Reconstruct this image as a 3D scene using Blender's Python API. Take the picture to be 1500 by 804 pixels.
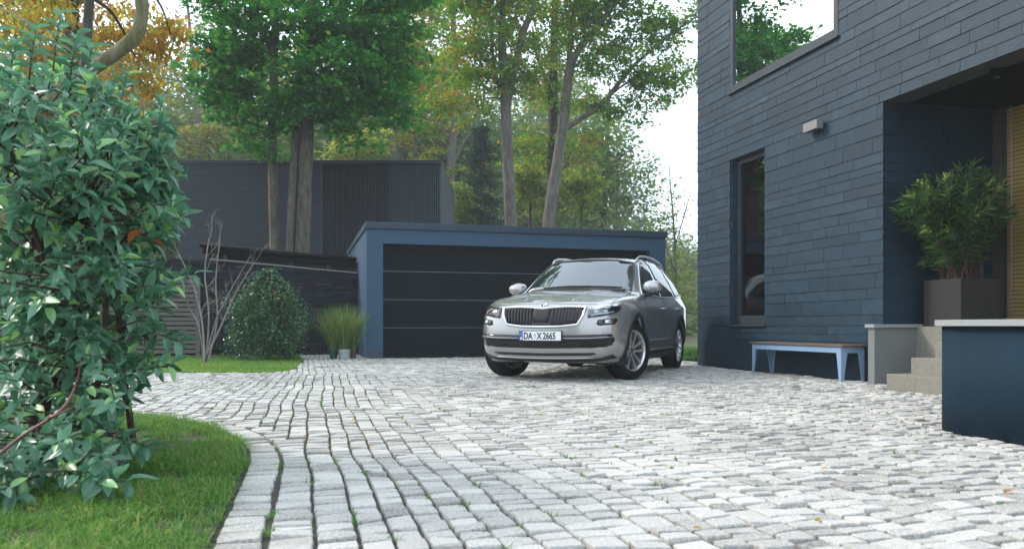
import bpy, bmesh, math, random
import numpy as np
from mathutils import Vector, Matrix, noise as mnoise
from mathutils.bvhtree import BVHTree
from mathutils.geometry import delaunay_2d_cdt

SC = bpy.context.scene
COL = SC.collection
for _o in list(bpy.data.objects):
    bpy.data.objects.remove(_o)
random.seed(7)
RNG = np.random.default_rng(7)
R = math.radians

# ------------------------------------------------------------------ camera
CAM_H, FOC, HOR = 0.648, 1150.0, 477.0          # eye height, focal length and horizon row in photo pixels
YAW = R(15.2)
cam_d = bpy.data.cameras.new('camera')
cam_d.sensor_width = 36.0
cam_d.lens = FOC / 1500 * 36
cam_d.shift_y = (HOR - 402.0) / 1500.0
cam_d.clip_start = 0.05
cam_d.clip_end = 2000
cam_d.dof.use_dof = True
cam_d.dof.focus_distance = 9.3
cam_d.dof.aperture_fstop = 4.0
CAM = bpy.data.objects.new('camera', cam_d)
COL.objects.link(CAM)
CAM.location = (0, 0, CAM_H)
CAM.rotation_euler = (R(90), 0, -YAW)
SC.camera = CAM

# ------------------------------------------------------------------ sky, sun, exposure
SUN_EL, SUN_AZ = R(38), R(308)                     # azimuth clockwise from +Y, the side the light comes from
W = bpy.data.worlds.new('World'); SC.world = W
W.use_nodes = True
nt = W.node_tree; nt.nodes.clear()
sky = nt.nodes.new('ShaderNodeTexSky'); sky.sky_type = 'NISHITA'; sky.sun_disc = False
sky.sun_elevation = SUN_EL; sky.sun_rotation = SUN_AZ
sky.air_density = 1.0; sky.dust_density = 4.0; sky.ozone_density = 1.0
bg1 = nt.nodes.new('ShaderNodeBackground'); bg1.inputs[1].default_value = 0.05
bg2 = nt.nodes.new('ShaderNodeBackground'); bg2.inputs[0].default_value = (0.80, 0.93, 1.06, 1); bg2.inputs[1].default_value = 1.15
add = nt.nodes.new('ShaderNodeAddShader'); wo = nt.nodes.new('ShaderNodeOutputWorld')
nt.links.new(sky.outputs[0], bg1.inputs[0])
nt.links.new(bg1.outputs[0], add.inputs[0]); nt.links.new(bg2.outputs[0], add.inputs[1])
nt.links.new(add.outputs[0], wo.inputs[0])
sun_d = bpy.data.lights.new('sun', 'SUN'); sun_d.energy = 2.0; sun_d.angle = R(9); sun_d.color = (1.0, 0.93, 0.82)
SUN = bpy.data.objects.new('sun', sun_d); COL.objects.link(SUN)
SUN.location = (-6, 6, 12)
_d = Vector((math.sin(SUN_AZ) * math.cos(SUN_EL), math.cos(SUN_AZ) * math.cos(SUN_EL), math.sin(SUN_EL)))
SUN.rotation_euler = _d.to_track_quat('Z', 'Y').to_euler()
SC.view_settings.view_transform = 'Standard'; SC.view_settings.look = 'None'
SC.view_settings.exposure = 0.6; SC.view_settings.gamma = 1.0; SC.view_settings.use_curve_mapping = False
SC.render.engine = 'CYCLES'
SC.cycles.use_denoising = True
SC.cycles.max_bounces = 7; SC.cycles.diffuse_bounces = 3; SC.cycles.glossy_bounces = 3
SC.cycles.transmission_bounces = 4; SC.cycles.transparent_max_bounces = 8; SC.cycles.volume_bounces = 1
SC.cycles.sample_clamp_indirect = 6.0

# ------------------------------------------------------------------ places from photo measurements
CS, SN = math.cos(YAW), math.sin(YAW)
def c2w(r, f, z=0.0):                     # metres right of and ahead of the eye -> world
    return Vector((r * CS + f * SN, f * CS - r * SN, z))
def ray(px, py):
    a = px - 750.0
    return Vector((a * CS + FOC * SN, FOC * CS - a * SN, HOR - py))
def ground(px, py, z=0.0):
    t = (CAM_H - z) / (py - HOR); d = ray(px, py)
    return Vector((d.x * t, d.y * t, z))
def onX(px, py, X):
    d = ray(px, py); t = X / d.x
    return Vector((X, d.y * t, CAM_H + d.z * t))
def onY(px, py, Y):
    d = ray(px, py); t = Y / d.y
    return Vector((d.x * t, Y, CAM_H + d.z * t))
def atd(px, py, dep):
    d = ray(px, py); t = dep / FOC
    return Vector((d.x * t, d.y * t, CAM_H + d.z * t))
def depth_of(p):
    return p[0] * SN + p[1] * CS
def to_px(p):
    f = p[0] * SN + p[1] * CS; r = p[0] * CS - p[1] * SN
    return 750 + r / f * FOC, HOR - (p[2] - CAM_H) / f * FOC

# ------------------------------------------------------------------ object helpers
def tag(o, label=None, cat=None, group=None, kind=None):
    if label: o['label'] = label
    if cat: o['category'] = cat
    if group: o['group'] = group
    if kind: o['kind'] = kind
    return o
def empty(name, loc=(0, 0, 0), rz=0.0, label=None, cat=None, group=None):
    o = bpy.data.objects.new(name, None); COL.objects.link(o)
    o.empty_display_size = 0.2
    o.location = loc; o.rotation_euler = (0, 0, rz)
    return tag(o, label, cat, group)
def link(name, me, parent=None, m=None, loc=None, rot=None, scale=None):
    if m is not None and not me.materials:
        me.materials.append(m)
    o = bpy.data.objects.new(name, me); COL.objects.link(o)
    if parent is not None: o.parent = parent
    if loc is not None: o.location = loc
    if rot is not None: o.rotation_euler = rot
    if scale is not None: o.scale = scale
    return o
def smooth(me, on=True):
    me.polygons.foreach_set('use_smooth', [on] * len(me.polygons)); me.update(); return me

class MB:
    """collects shapes, then becomes one mesh"""
    def __init__(s): s.v = []; s.f = []; s.sm = []
    def add(s, vs, fs, sm=False):
        b = len(s.v); s.v += [tuple(p) for p in vs]
        s.f += [tuple(i + b for i in f) for f in fs]; s.sm += [sm] * len(fs); return s
    def box(s, a, b, M=None, bev=0.0):
        x0, y0, z0 = a; x1, y1, z1 = b
        if bev > 0:
            bm = bmesh.new(); bmesh.ops.create_cube(bm, size=1.0)
            for v in bm.verts:
                v.co = Vector(((x0 + x1) / 2 + v.co.x * (x1 - x0), (y0 + y1) / 2 + v.co.y * (y1 - y0), (z0 + z1) / 2 + v.co.z * (z1 - z0)))
            bmesh.ops.bevel(bm, geom=bm.edges[:], offset=bev, segments=2, affect='EDGES', profile=0.5)
            bm.verts.index_update()
            vs = [v.co.copy() for v in bm.verts]; fs = [[v.index for v in f.verts] for f in bm.faces]; bm.free()
        else:
            vs = [Vector(p) for p in ((x0, y0, z0), (x1, y0, z0), (x1, y1, z0), (x0, y1, z0), (x0, y0, z1), (x1, y0, z1), (x1, y1, z1), (x0, y1, z1))]
            fs = [(0, 3, 2, 1), (4, 5, 6, 7), (0, 1, 5, 4), (1, 2, 6, 5), (2, 3, 7, 6), (3, 0, 4, 7)]
        if M is not None: vs = [M @ v for v in vs]
        return s.add(vs, fs)
    def tube(s, pts, rad, n=8, cap=True, flat=None):
        """tube along pts with radius (number or list)"""
        pts = [Vector(p) for p in pts]; k = len(pts)
        if not hasattr(rad, '__len__'): rad = [rad] * k
        vs, fs = [], []; up = None
        for i, p in enumerate(pts):
            t = (pts[min(i + 1, k - 1)] - pts[max(i - 1, 0)])
            if t.length < 1e-9: t = Vector((0, 0, 1))
            t.normalize()
            if up is None:
                up = t.orthogonal().normalized() if abs(t.z) > 0.9 or flat is None else Vector((0, 0, 1))
            a = up - t * up.dot(t)
            a = a.normalized() if a.length > 1e-6 else t.orthogonal().normalized()
            b = t.cross(a); up = a
            for j in range(n):
                w = 2 * math.pi * j / n
                vs.append(p + a * (math.cos(w) * rad[i] * (1 if flat is None else flat)) + b * (math.sin(w) * rad[i]))
        for i in range(k - 1):
            for j in range(n):
                q = (j + 1) % n
                fs.append((i * n + j, i * n + q, (i + 1) * n + q, (i + 1) * n + j))
        if cap:
            fs.append(tuple(reversed(range(n)))); fs.append(tuple((k - 1) * n + j for j in range(n)))
        return s.add(vs, fs, True)
    def prism(s, poly, z0, z1, M=None):
        """poly: list of (x, y), counter-clockwise"""
        n = len(poly)
        vs = [Vector((p[0], p[1], z0)) for p in poly] + [Vector((p[0], p[1], z1)) for p in poly]
        fs = [tuple(reversed(range(n))), tuple(range(n, 2 * n))] + [(i, (i + 1) % n, n + (i + 1) % n, n + i) for i in range(n)]
        if M is not None: vs = [M @ v for v in vs]
        return s.add(vs, fs)
    def lathe(s, prof, n=32, M=None, sm=True):
        """prof: list of (radius, height) turned about local z"""
        vs = [Vector((r * math.cos(2 * math.pi * j / n), r * math.sin(2 * math.pi * j / n), h)) for r, h in prof for j in range(n)]
        fs = [(i * n + j, i * n + (j + 1) % n, (i + 1) * n + (j + 1) % n, (i + 1) * n + j) for i in range(len(prof) - 1) for j in range(n)]
        if M is not None: vs = [M @ v for v in vs]
        return s.add(vs, fs, sm)
    def mesh(s, name):
        me = bpy.data.meshes.new(name); me.from_pydata(s.v, [], s.f)
        me.polygons.foreach_set('use_smooth', s.sm); me.update(); return me
    def build(s, name, m, parent=None, **kw):
        return link(name, s.mesh(name), parent, m, **kw)

def fast_mesh(name, V, F, tint=None, sm=False):
    """V (n,3); F (m,k) all the same size; tint per vertex (n,)"""
    V = np.asarray(V, np.float32); F = np.asarray(F, np.int32)
    me = bpy.data.meshes.new(name)
    me.vertices.add(len(V)); me.vertices.foreach_set('co', V.ravel())
    m, k = F.shape
    me.loops.add(m * k); me.loops.foreach_set('vertex_index', F.ravel())
    me.polygons.add(m); me.polygons.foreach_set('loop_start', np.arange(0, m * k, k, dtype=np.int32))
    me.polygons.foreach_set('loop_total', np.full(m, k, np.int32))
    me.polygons.foreach_set('use_smooth', np.full(m, sm))
    if tint is not None:
        a = me.attributes.new('tint', 'FLOAT', 'POINT'); a.data.foreach_set('value', np.asarray(tint, np.float32))
    me.update(calc_edges=True); me.validate(); return me
def set_tint(me, val):
    a = me.attributes.get('tint') or me.attributes.new('tint', 'FLOAT', 'POINT')
    a.data.foreach_set('value', np.full(len(me.vertices), val, np.float32)); return me

# ------------------------------------------------------------------ materials
def nodes(name):
    m = bpy.data.materials.new(name); m.use_nodes = True
    t = m.node_tree; p = t.nodes['Principled BSDF']
    return m, t, p
def N(t, kind, **kw):
    n = t.nodes.new(kind)
    for k, v in kw.items():
        if k in n.inputs: n.inputs[k].default_value = v
        else: setattr(n, k, v)
    return n
def c4(c): return (c[0], c[1], c[2], 1.0)
def simple(name, col, rough=0.5, metal=0.0, var=0.12, scale=6.0, bump=0.0, bscale=60.0, coat=0.0, spec=0.5, coords='Object', stretch=None):
    """plain principled surface with mottled colour, uneven gloss and fine relief"""
    m, t, p = nodes(name)
    p.inputs['Metallic'].default_value = metal
    p.inputs['Specular IOR Level'].default_value = spec
    p.inputs['Coat Weight'].default_value = coat; p.inputs['Coat Roughness'].default_value = 0.04
    tc = N(t, 'ShaderNodeTexCoord'); src = tc.outputs[coords]
    if stretch:
        mp = N(t, 'ShaderNodeMapping'); mp.inputs['Scale'].default_value = stretch
        t.links.new(src, mp.inputs[0]); src = mp.outputs[0]
    nz = N(t, 'ShaderNodeTexNoise', Scale=scale, Detail=6.0, Roughness=0.6)
    t.links.new(src, nz.inputs['Vector'])
    mx = N(t, 'ShaderNodeMix', data_type='RGBA')
    mx.inputs[6].default_value = c4([max(0, c * (1 - var)) for c in col]); mx.inputs[7].default_value = c4([min(1, c * (1 + var)) for c in col])
    t.links.new(nz.outputs[0], mx.inputs[0]); t.links.new(mx.outputs[2], p.inputs['Base Color'])
    mr = N(t, 'ShaderNodeMapRange'); mr.inputs[3].default_value = max(0.02, rough * 0.85); mr.inputs[4].default_value = min(1, rough * 1.15)
    t.links.new(nz.outputs[0], mr.inputs[0]); t.links.new(mr.outputs[0], p.inputs['Roughness'])
    if bump > 0:
        b2 = N(t, 'ShaderNodeTexNoise', Scale=bscale, Detail=4.0); t.links.new(src, b2.inputs['Vector'])
        bp = N(t, 'ShaderNodeBump', Strength=bump, Distance=0.01)
        t.links.new(b2.outputs[0], bp.inputs['Height']); t.links.new(bp.outputs[0], p.inputs['Normal'])
    return m
def ramp_mat(name, stops, rough=0.6, noise_scale=30.0, noise_mix=0.35, bump=0.3, bscale=120.0, spec=0.4, bdist=0.008, stain=0.0):
    """colour from the per-piece 'tint' value plus grain in world space"""
    m, t, p = nodes(name)
    at = N(t, 'ShaderNodeAttribute', attribute_name='tint')
    geo = N(t, 'ShaderNodeNewGeometry')
    nz = N(t, 'ShaderNodeTexNoise', Scale=noise_scale, Detail=8.0, Roughness=0.65); t.links.new(geo.outputs['Position'], nz.inputs['Vector'])
    ma = N(t, 'ShaderNodeMath', operation='MULTIPLY_ADD'); ma.inputs[1].default_value = noise_mix * 2; ma.inputs[2].default_value = -noise_mix
    t.links.new(nz.outputs[0], ma.inputs[0])
    ad = N(t, 'ShaderNodeMath', operation='ADD'); t.links.new(at.outputs['Fac'], ad.inputs[0]); t.links.new(ma.outputs[0], ad.inputs[1])
    if stain:
        n3 = N(t, 'ShaderNodeTexNoise', Scale=0.9, Detail=5.0, Roughness=0.6); t.links.new(geo.outputs['Position'], n3.inputs['Vector'])
        m3 = N(t, 'ShaderNodeMath', operation='MULTIPLY_ADD'); m3.inputs[1].default_value = stain * 2; m3.inputs[2].default_value = -stain
        t.links.new(n3.outputs[0], m3.inputs[0]); a3 = N(t, 'ShaderNodeMath', operation='ADD'); t.links.new(ad.outputs[0], a3.inputs[0]); t.links.new(m3.outputs[0], a3.inputs[1]); ad = a3
    cr = N(t, 'ShaderNodeValToRGB'); el = cr.color_ramp.elements
    while len(el) < len(stops): el.new(0.5)
    for e, (pos, c) in zip(el, stops): e.position = pos; e.color = c4(c)
    t.links.new(ad.outputs[0], cr.inputs[0]); t.links.new(cr.outputs[0], p.inputs['Base Color'])
    p.inputs['Roughness'].default_value = rough; p.inputs['Specular IOR Level'].default_value = spec
    if bump > 0:
        b2 = N(t, 'ShaderNodeTexNoise', Scale=bscale, Detail=5.0); t.links.new(geo.outputs['Position'], b2.inputs['Vector'])
        bp = N(t, 'ShaderNodeBump', Strength=bump, Distance=bdist)
        t.links.new(b2.outputs[0], bp.inputs['Height']); t.links.new(bp.outputs[0], p.inputs['Normal'])
    return m
def leaf_mat(name, stops, rough=0.5, trans=0.35, spec=0.22):
    """leaf: colour by 'tint', some light coming through the blade"""
    m, t, p = nodes(name)
    at = N(t, 'ShaderNodeAttribute', attribute_name='tint')
    cr = N(t, 'ShaderNodeValToRGB'); el = cr.color_ramp.elements
    while len(el) < len(stops): el.new(0.5)
    for e, (pos, c) in zip(el, stops): e.position = pos; e.color = c4(c)
    t.links.new(at.outputs['Fac'], cr.inputs[0]); t.links.new(cr.outputs[0], p.inputs['Base Color'])
    p.inputs['Roughness'].default_value = rough; p.inputs['Specular IOR Level'].default_value = spec
    tr = N(t, 'ShaderNodeBsdfTranslucent'); hs = N(t, 'ShaderNodeHueSaturation', Saturation=1.1, Value=1.5)
    t.links.new(cr.outputs[0], hs.inputs['Color']); t.links.new(hs.outputs[0], tr.inputs[0])
    mx = N(t, 'ShaderNodeMixShader'); mx.inputs[0].default_value = trans
    out = t.nodes['Material Output']
    t.links.new(p.outputs[0], mx.inputs[1]); t.links.new(tr.outputs[0], mx.inputs[2]); t.links.new(mx.outputs[0], out.inputs[0])
    return m
def glass_mat(name, tint=(0.02, 0.025, 0.03), refl=0.25, rough=0.01):
    """dark coated pane seen from outside: mostly mirror, little seen through"""
    m, t, p = nodes(name)
    p.inputs['Base Color'].default_value = c4(tint); p.inputs['Roughness'].default_value = rough
    p.inputs['Specular IOR Level'].default_value = 0.6
    gl = N(t, 'ShaderNodeBsdfGlossy'); gl.inputs['Roughness'].default_value = rough; gl.inputs[0].default_value = (0.95, 0.98, 1, 1)
    geo = N(t, 'ShaderNodeNewGeometry'); nz = N(t, 'ShaderNodeTexNoise', Scale=1.3, Detail=1.0)
    t.links.new(geo.outputs['Position'], nz.inputs['Vector'])
    bp = N(t, 'ShaderNodeBump', Strength=0.04, Distance=0.02); t.links.new(nz.outputs[0], bp.inputs['Height'])
    t.links.new(bp.outputs[0], gl.inputs['Normal'])
    mx = N(t, 'ShaderNodeMixShader'); mx.inputs[0].default_value = refl
    out = t.nodes['Material Output']
    t.links.new(p.outputs[0], mx.inputs[1]); t.links.new(gl.outputs[0], mx.inputs[2]); t.links.new(mx.outputs[0], out.inputs[0])
    return m
def see_through(name, tint=(0.8, 0.9, 0.88), refl=0.12):
    """clear pane: transparent with a share of mirror reflection"""
    m, t, p = nodes(name); t.nodes.remove(p)
    tr = N(t, 'ShaderNodeBsdfTransparent'); tr.inputs[0].default_value = c4(tint)
    gl = N(t, 'ShaderNodeBsdfGlossy'); gl.inputs['Roughness'].default_value = 0.01
    fr = N(t, 'ShaderNodeFresnel', IOR=1.5); ma = N(t, 'ShaderNodeMath', operation='ADD'); ma.inputs[1].default_value = refl
    t.links.new(fr.outputs[0], ma.inputs[0])
    mx = N(t, 'ShaderNodeMixShader'); out = t.nodes['Material Output']
    t.links.new(ma.outputs[0], mx.inputs[0]); t.links.new(tr.outputs[0], mx.inputs[1]); t.links.new(gl.outputs[0], mx.inputs[2]); t.links.new(mx.outputs[0], out.inputs[0])
    return m
# ================================================================== ground
M_SOIL = simple('soil', (0.045, 0.037, 0.025), 0.95, var=0.4, scale=3.0, bump=0.6, bscale=30)
m, t, p = nodes('forest_floor')
M_FLOOR = m
_tc = N(t, 'ShaderNodeNewGeometry'); _n = N(t, 'ShaderNodeTexNoise', Scale=0.35, Detail=8.0); t.links.new(_tc.outputs['Position'], _n.inputs['Vector'])
_cr = N(t, 'ShaderNodeValToRGB'); _cr.color_ramp.elements[0].position = 0.35; _cr.color_ramp.elements[1].position = 0.65
_cr.color_ramp.elements[0].color = (0.05, 0.085, 0.02, 1); _cr.color_ramp.elements[1].color = (0.12, 0.085, 0.04, 1)
t.links.new(_n.outputs[0], _cr.inputs[0]); t.links.new(_cr.outputs[0], p.inputs['Base Color']); p.inputs['Roughness'].default_value = 0.95
_b = N(t, 'ShaderNodeBump', Strength=0.7, Distance=0.1); t.links.new(_n.outputs[0], _b.inputs['Height']); t.links.new(_b.outputs[0], p.inputs['Normal'])

g = MB(); g.add([(-300, -300, -0.05), (300, -300, -0.05), (300, 300, -0.05), (-300, 300, -0.05)], [(0, 1, 2, 3)])
GROUND = tag(g.build('ground', M_FLOOR), kind='structure')

FAC_X, HOUSE_END = 6.37, 11.72                       # plane of the slate facade, its far corner
GAR_Y, GAR_X0, GAR_X1 = 15.75, 1.38, 7.95            # garage front plane and ends

# joint bed between the setts: dark grit with moss
m, t, p = nodes('joint_grit'); M_BED = m
_g = N(t, 'ShaderNodeNewGeometry'); _n1 = N(t, 'ShaderNodeTexNoise', Scale=1.7, Detail=5.0); _n2 = N(t, 'ShaderNodeTexNoise', Scale=45.0, Detail=4.0)
t.links.new(_g.outputs['Position'], _n1.inputs['Vector']); t.links.new(_g.outputs['Position'], _n2.inputs['Vector'])
_c1 = N(t, 'ShaderNodeValToRGB'); _c1.color_ramp.elements[0].position = 0.50; _c1.color_ramp.elements[1].position = 0.66
_c1.color_ramp.elements[0].color = (0.085, 0.08, 0.068, 1); _c1.color_ramp.elements[1].color = (0.11, 0.15, 0.03, 1)
_mx = N(t, 'ShaderNodeMix', data_type='RGBA', blend_type='MULTIPLY'); _mx.inputs[0].default_value = 0.7
t.links.new(_n1.outputs[0], _c1.inputs[0]); t.links.new(_c1.outputs[0], _mx.inputs[6]); t.links.new(_n2.outputs[0], _mx.inputs[7])
t.links.new(_mx.outputs[2], p.inputs['Base Color']); p.inputs['Roughness'].default_value = 0.95
_b = N(t, 'ShaderNodeBump', Strength=0.8, Distance=0.01); t.links.new(_n2.outputs[0], _b.inputs['Height']); t.links.new(_b.outputs[0], p.inputs['Normal'])

g = MB(); g.add([(-14, -3, -0.018), (12, -3, -0.018), (12, 19.5, -0.018), (-14, 19.5, -0.018)], [(0, 1, 2, 3)])
DRIVE = tag(g.build('driveway', M_BED), 'pale granite sett driveway with mossy joints', kind='structure')

def smooth_poly(pts, k=4):
    """open Catmull-Rom through 2-D points"""
    P = [Vector((q[0], q[1])) for q in pts]; out = []
    for i in range(len(P) - 1):
        a, b, c, d = P[max(i - 1, 0)], P[i], P[i + 1], P[min(i + 2, len(P) - 1)]
        for s in range(k):
            u = s / k
            out.append(0.5 * ((2 * b) + (c - a) * u + (2 * a - 5 * b + 4 * c - d) * u * u + (3 * b - a - 3 * c + d) * u ** 3))
    out.append(P[-1]); return out
NEAR_EDGE = smooth_poly([ground(*q) for q in ((240, 1100), (276, 900), (300, 810), (322, 760), (345, 712), (361, 672), (352, 647), (320, 629), (280, 618), (235, 611), (185, 606), (90, 601), (-120, 596), (-420, 592))], 6)
NEAR_LAWN = [tuple(q) for q in NEAR_EDGE] + [(-9, 4.9), (-9, -2.5), (-0.6, -2.5), (-0.3, 0.4)]
_fl = [(440, 521.5), (443, 526), (441, 531), (434, 538), (424, 543), (395, 545.2), (300, 546), (210, 546), (60, 546), (-200, 546)]
FAR_EDGE = smooth_poly([ground(*q) for q in _fl], 4)
WALL_Y = 18.15
FAR_LAWN = [tuple(q) for q in FAR_EDGE] + [(-12, 12.0), (-12, WALL_Y + 0.2), (onY(436, 480, WALL_Y).x, WALL_Y + 0.2)]
TERR_X = 3.80                                        # outer face of the curved terrace wall
STEP_X, STEP_Y = 5.78, 6.72                          # front of the lowest step, its far end

def inside(P, poly):
    x, y = P[:, 0], P[:, 1]; res = np.zeros(len(P), bool); n = len(poly)
    for i in range(n):
        x0, y0 = poly[i]; x1, y1 = poly[(i + 1) % n]
        c = ((y0 > y) != (y1 > y)) & (x < (x1 - x0) * (y - y0) / (y1 - y0 + 1e-12) + x0)
        res ^= c
    return res
def seg_dist(P, line):
    best = np.full(len(P), 1e9)
    for a, b in zip(line[:-1], line[1:]):
        a = np.array(a); b = np.array(b); d = b - a; L = max(1e-9, d @ d)
        u = np.clip(((P - a) @ d) / L, 0, 1)[:, None]
        best = np.minimum(best, np.linalg.norm(P - (a + u * d), axis=1))
    return best

def wob(u, v):
    return (0.030 * np.sin(0.7 * v + 0.4 * u) + 0.010 * np.sin(2.3 * v + 1.3 * u + 1.0) + 0.006 * np.sin(5.1 * v + 3.1 * u + 2.0))
def bnd(u, v):
    s = np.clip(-(u - 0.6) / 4.2, 0, 1); s = s * s * (3 - 2 * s)
    return u + wob(u, v) + (v - 2.0) * math.tan(R(1.0)) + s * np.clip(v - 4.0, 0, 20) * 0.085
quads = []
u = -10.0
while u < 6.6:
    w = RNG.uniform(0.098, 0.132); v = 0.7 + RNG.uniform(0, 0.1)
    off = RNG.normal(0, 0.004, 400)
    k = 0
    while v < 19.0:
        l = RNG.uniform(0.072, 0.118) if RNG.random() > 0.12 else RNG.uniform(0.118, 0.155)
        a0, a1, b0, b1 = bnd(u, v), bnd(u, v + l), bnd(u + w, v), bnd(u + w, v + l)
        sk = RNG.normal(0, 0.007, 4)
        quads.append(((a0, v + sk[0]), (b0, v + sk[1]), (b1, v + l + sk[2]), (a1, v + l + sk[3])))
        v += l; k += 1
    u += w
Q = np.array(quads); Cn = Q.mean(1)
f_ = Cn[:, 0] * SN + Cn[:, 1] * CS; r_ = Cn[:, 0] * CS - Cn[:, 1] * SN
keep = (f_ > 1.6) & (np.abs(r_) < f_ * 0.66 + 1.2)
_el = [tuple(q) for q in NEAR_EDGE]
keep &= ~inside(Cn, NEAR_LAWN) & (seg_dist(Cn, _el) > 0.195)
keep &= ~inside(Cn, FAR_LAWN)
keep &= ~((Cn[:, 1] > GAR_Y - 0.02) & (Cn[:, 0] > GAR_X0 - 0.02)) & (Cn[:, 1] < WALL_Y - 0.05)
keep &= ~((Cn[:, 0] > FAC_X - 0.03) & (Cn[:, 1] < HOUSE_END + 0.02)) & ~((Cn[:, 0] > TERR_X + 0.05) & (Cn[:, 1] < 3.95)) & ~((Cn[:, 0] > STEP_X + 0.02) & (Cn[:, 1] < STEP_Y))
Q = Q[keep]
# cut the field stones that meet the edging course back to its line
near = np.where(seg_dist(Q.mean(1), _el) < 0.34)[0]
for i in near:
    for j in range(4):
        pnt = Vector(Q[i, j]); best = None
        for a_, b_ in zip(NEAR_EDGE[:-1], NEAR_EDGE[1:]):
            d_ = b_ - a_; u_ = max(0, min(1, (pnt - a_).dot(d_) / max(1e-9, d_.length_squared))); f_p = a_ + d_ * u_; ds = (pnt - f_p).length
            if best is None or ds < best[0]: best = (ds, f_p, Vector((d_.y, -d_.x)).normalized())
        if (pnt - best[1]).dot(best[2]) < 0.245: Q[i, j] = tuple(best[1] + best[2] * 0.166)
_d1 = Q[:, 2] - Q[:, 0]; _d2 = Q[:, 3] - Q[:, 1]; Q = Q[np.abs(_d1[:, 0] * _d2[:, 1] - _d1[:, 1] * _d2[:, 0]) / 2 > 0.0040]
# curved edging course along the near lawn
eq = []
line = [Vector(q) for q in NEAR_EDGE]; acc = []; L = 0.0
for a, b in zip(line[:-1], line[1:]): acc.append((L, a, b)); L += (b - a).length
def on_line(s):
    for l0, a, b in acc:
        d = (b - a).length
        if s <= l0 + d: 
            tdir = (b - a).normalized(); return a + tdir * (s - l0), Vector((tdir.y, -tdir.x))
    a, b = acc[-1][1:]; tdir = (b - a).normalized(); return b, Vector((tdir.y, -tdir.x))
s = 0.0
while s < L - 0.2:
    l = RNG.uniform(0.09, 0.125); wd = RNG.uniform(0.152, 0.164)
    p0, n0 = on_line(s); p1, n1 = on_line(s + l)
    eq.append((tuple(p0 + n0 * 0.012), tuple(p0 + n0 * wd), tuple(p1 + n1 * wd), tuple(p1 + n1 * 0.012)))
    s += l
Q = np.concatenate([Q, np.array(eq)]); Cn = Q.mean(1)
f_ = Cn[:, 0] * SN + Cn[:, 1] * CS; r_ = Cn[:, 0] * CS - Cn[:, 1] * SN
kk = (f_ > 1.6) & (np.abs(r_) < f_ * 0.66 + 1.0); Q = Q[kk]; Cn = Cn[kk]; f_ = f_[kk]; r_ = r_[kk]
nS = len(Q)
def sett_rings(Q):
    n = len(Q); c = Q.mean(1, keepdims=True)
    uu = Q[:, 1] - Q[:, 0]; uu = uu / (np.linalg.norm(uu, axis=1, keepdims=True) + 1e-9)
    vv = Q[:, 3] - Q[:, 0]; vv = vv / (np.linalg.norm(vv, axis=1, keepdims=True) + 1e-9)
    q = Q.copy()
    for j, (su, sv) in enumerate(((1, 1), (-1, 1), (-1, -1), (1, -1))):
        q[:, j] += uu * su * RNG.uniform(0.0028, 0.0080, (n, 1)) + vv * sv * RNG.uniform(0.0045, 0.0120, (n, 1))
    nx = np.roll(q, -1, 1); mid = (q + nx) / 2
    md = mid - c; mid = c + md * RNG.uniform(0.97, 1.03, (n, 4, 1))
    q = c + (q - c) * RNG.uniform(0.93, 0.995, (n, 4, 1))
    ring = np.empty((n, 8, 2)); ring[:, 0::2] = q; ring[:, 1::2] = mid
    V = np.empty((n, 24, 3)); cz = RNG.normal(0, 0.0032, (n, 1)); tl = RNG.normal(0, 0.03, (n, 2))
    for k, (sc, z) in enumerate(((1.0, -0.05), (0.985, -0.005), (0.93, 0.0))):
        xy = c + (ring - c) * sc
        V[:, k * 8:k * 8 + 8, :2] = xy
        V[:, k * 8:k * 8 + 8, 2] = z + cz + ((xy - c) * tl[:, None, :]).sum(2) + (RNG.normal(0, 0.0014, (n, 8)) if k else 0)
    return V
SV = sett_rings(Q)
sf = [(k * 8 + j, k * 8 + (j + 1) % 8, (k + 1) * 8 + (j + 1) % 8, (k + 1) * 8 + j) for k in range(2) for j in range(8)]
sf += [(16, 17, 18, 19), (16, 19, 20, 23), (20, 21, 22, 23)]
sf = np.array(sf, np.int32)
ST = np.clip(RNG.normal(0.5, 0.11, nS), 0, 1)
M_SETT = ramp_mat('granite_sett', [(0.0, (0.115, 0.108, 0.096)), (0.25, (0.285, 0.272, 0.25)), (0.5, (0.435, 0.42, 0.39)), (0.75, (0.55, 0.532, 0.50)), (1.0, (0.60, 0.54, 0.45))],
                  rough=0.72, noise_scale=110.0, noise_mix=0.75, bump=0.9, bscale=75.0, bdist=0.006, stain=0.36)
inview = (np.abs(r_) < f_ * 0.655) & (f_ > 2.22)
rank = np.where(inview, f_, 99).argsort()
solo = rank[:300]; mask = np.ones(nS, bool); mask[solo] = False
for i in solo:
    c = np.array([Cn[i, 0], Cn[i, 1], 0.0]); me = fast_mesh('sett', SV[i] - c, sf, np.full(24, ST[i]), False)
    link('sett', me, DRIVE, M_SETT, loc=tuple(c))
rest = np.where(mask)[0]
me = fast_mesh('setts', SV[rest].reshape(-1, 3), (sf[None] + (np.arange(len(rest)) * 24)[:, None, None]).reshape(-1, 4), np.repeat(ST[rest], 24), False)
tag(link('setts', me, DRIVE, M_SETT), kind='stuff')

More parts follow.
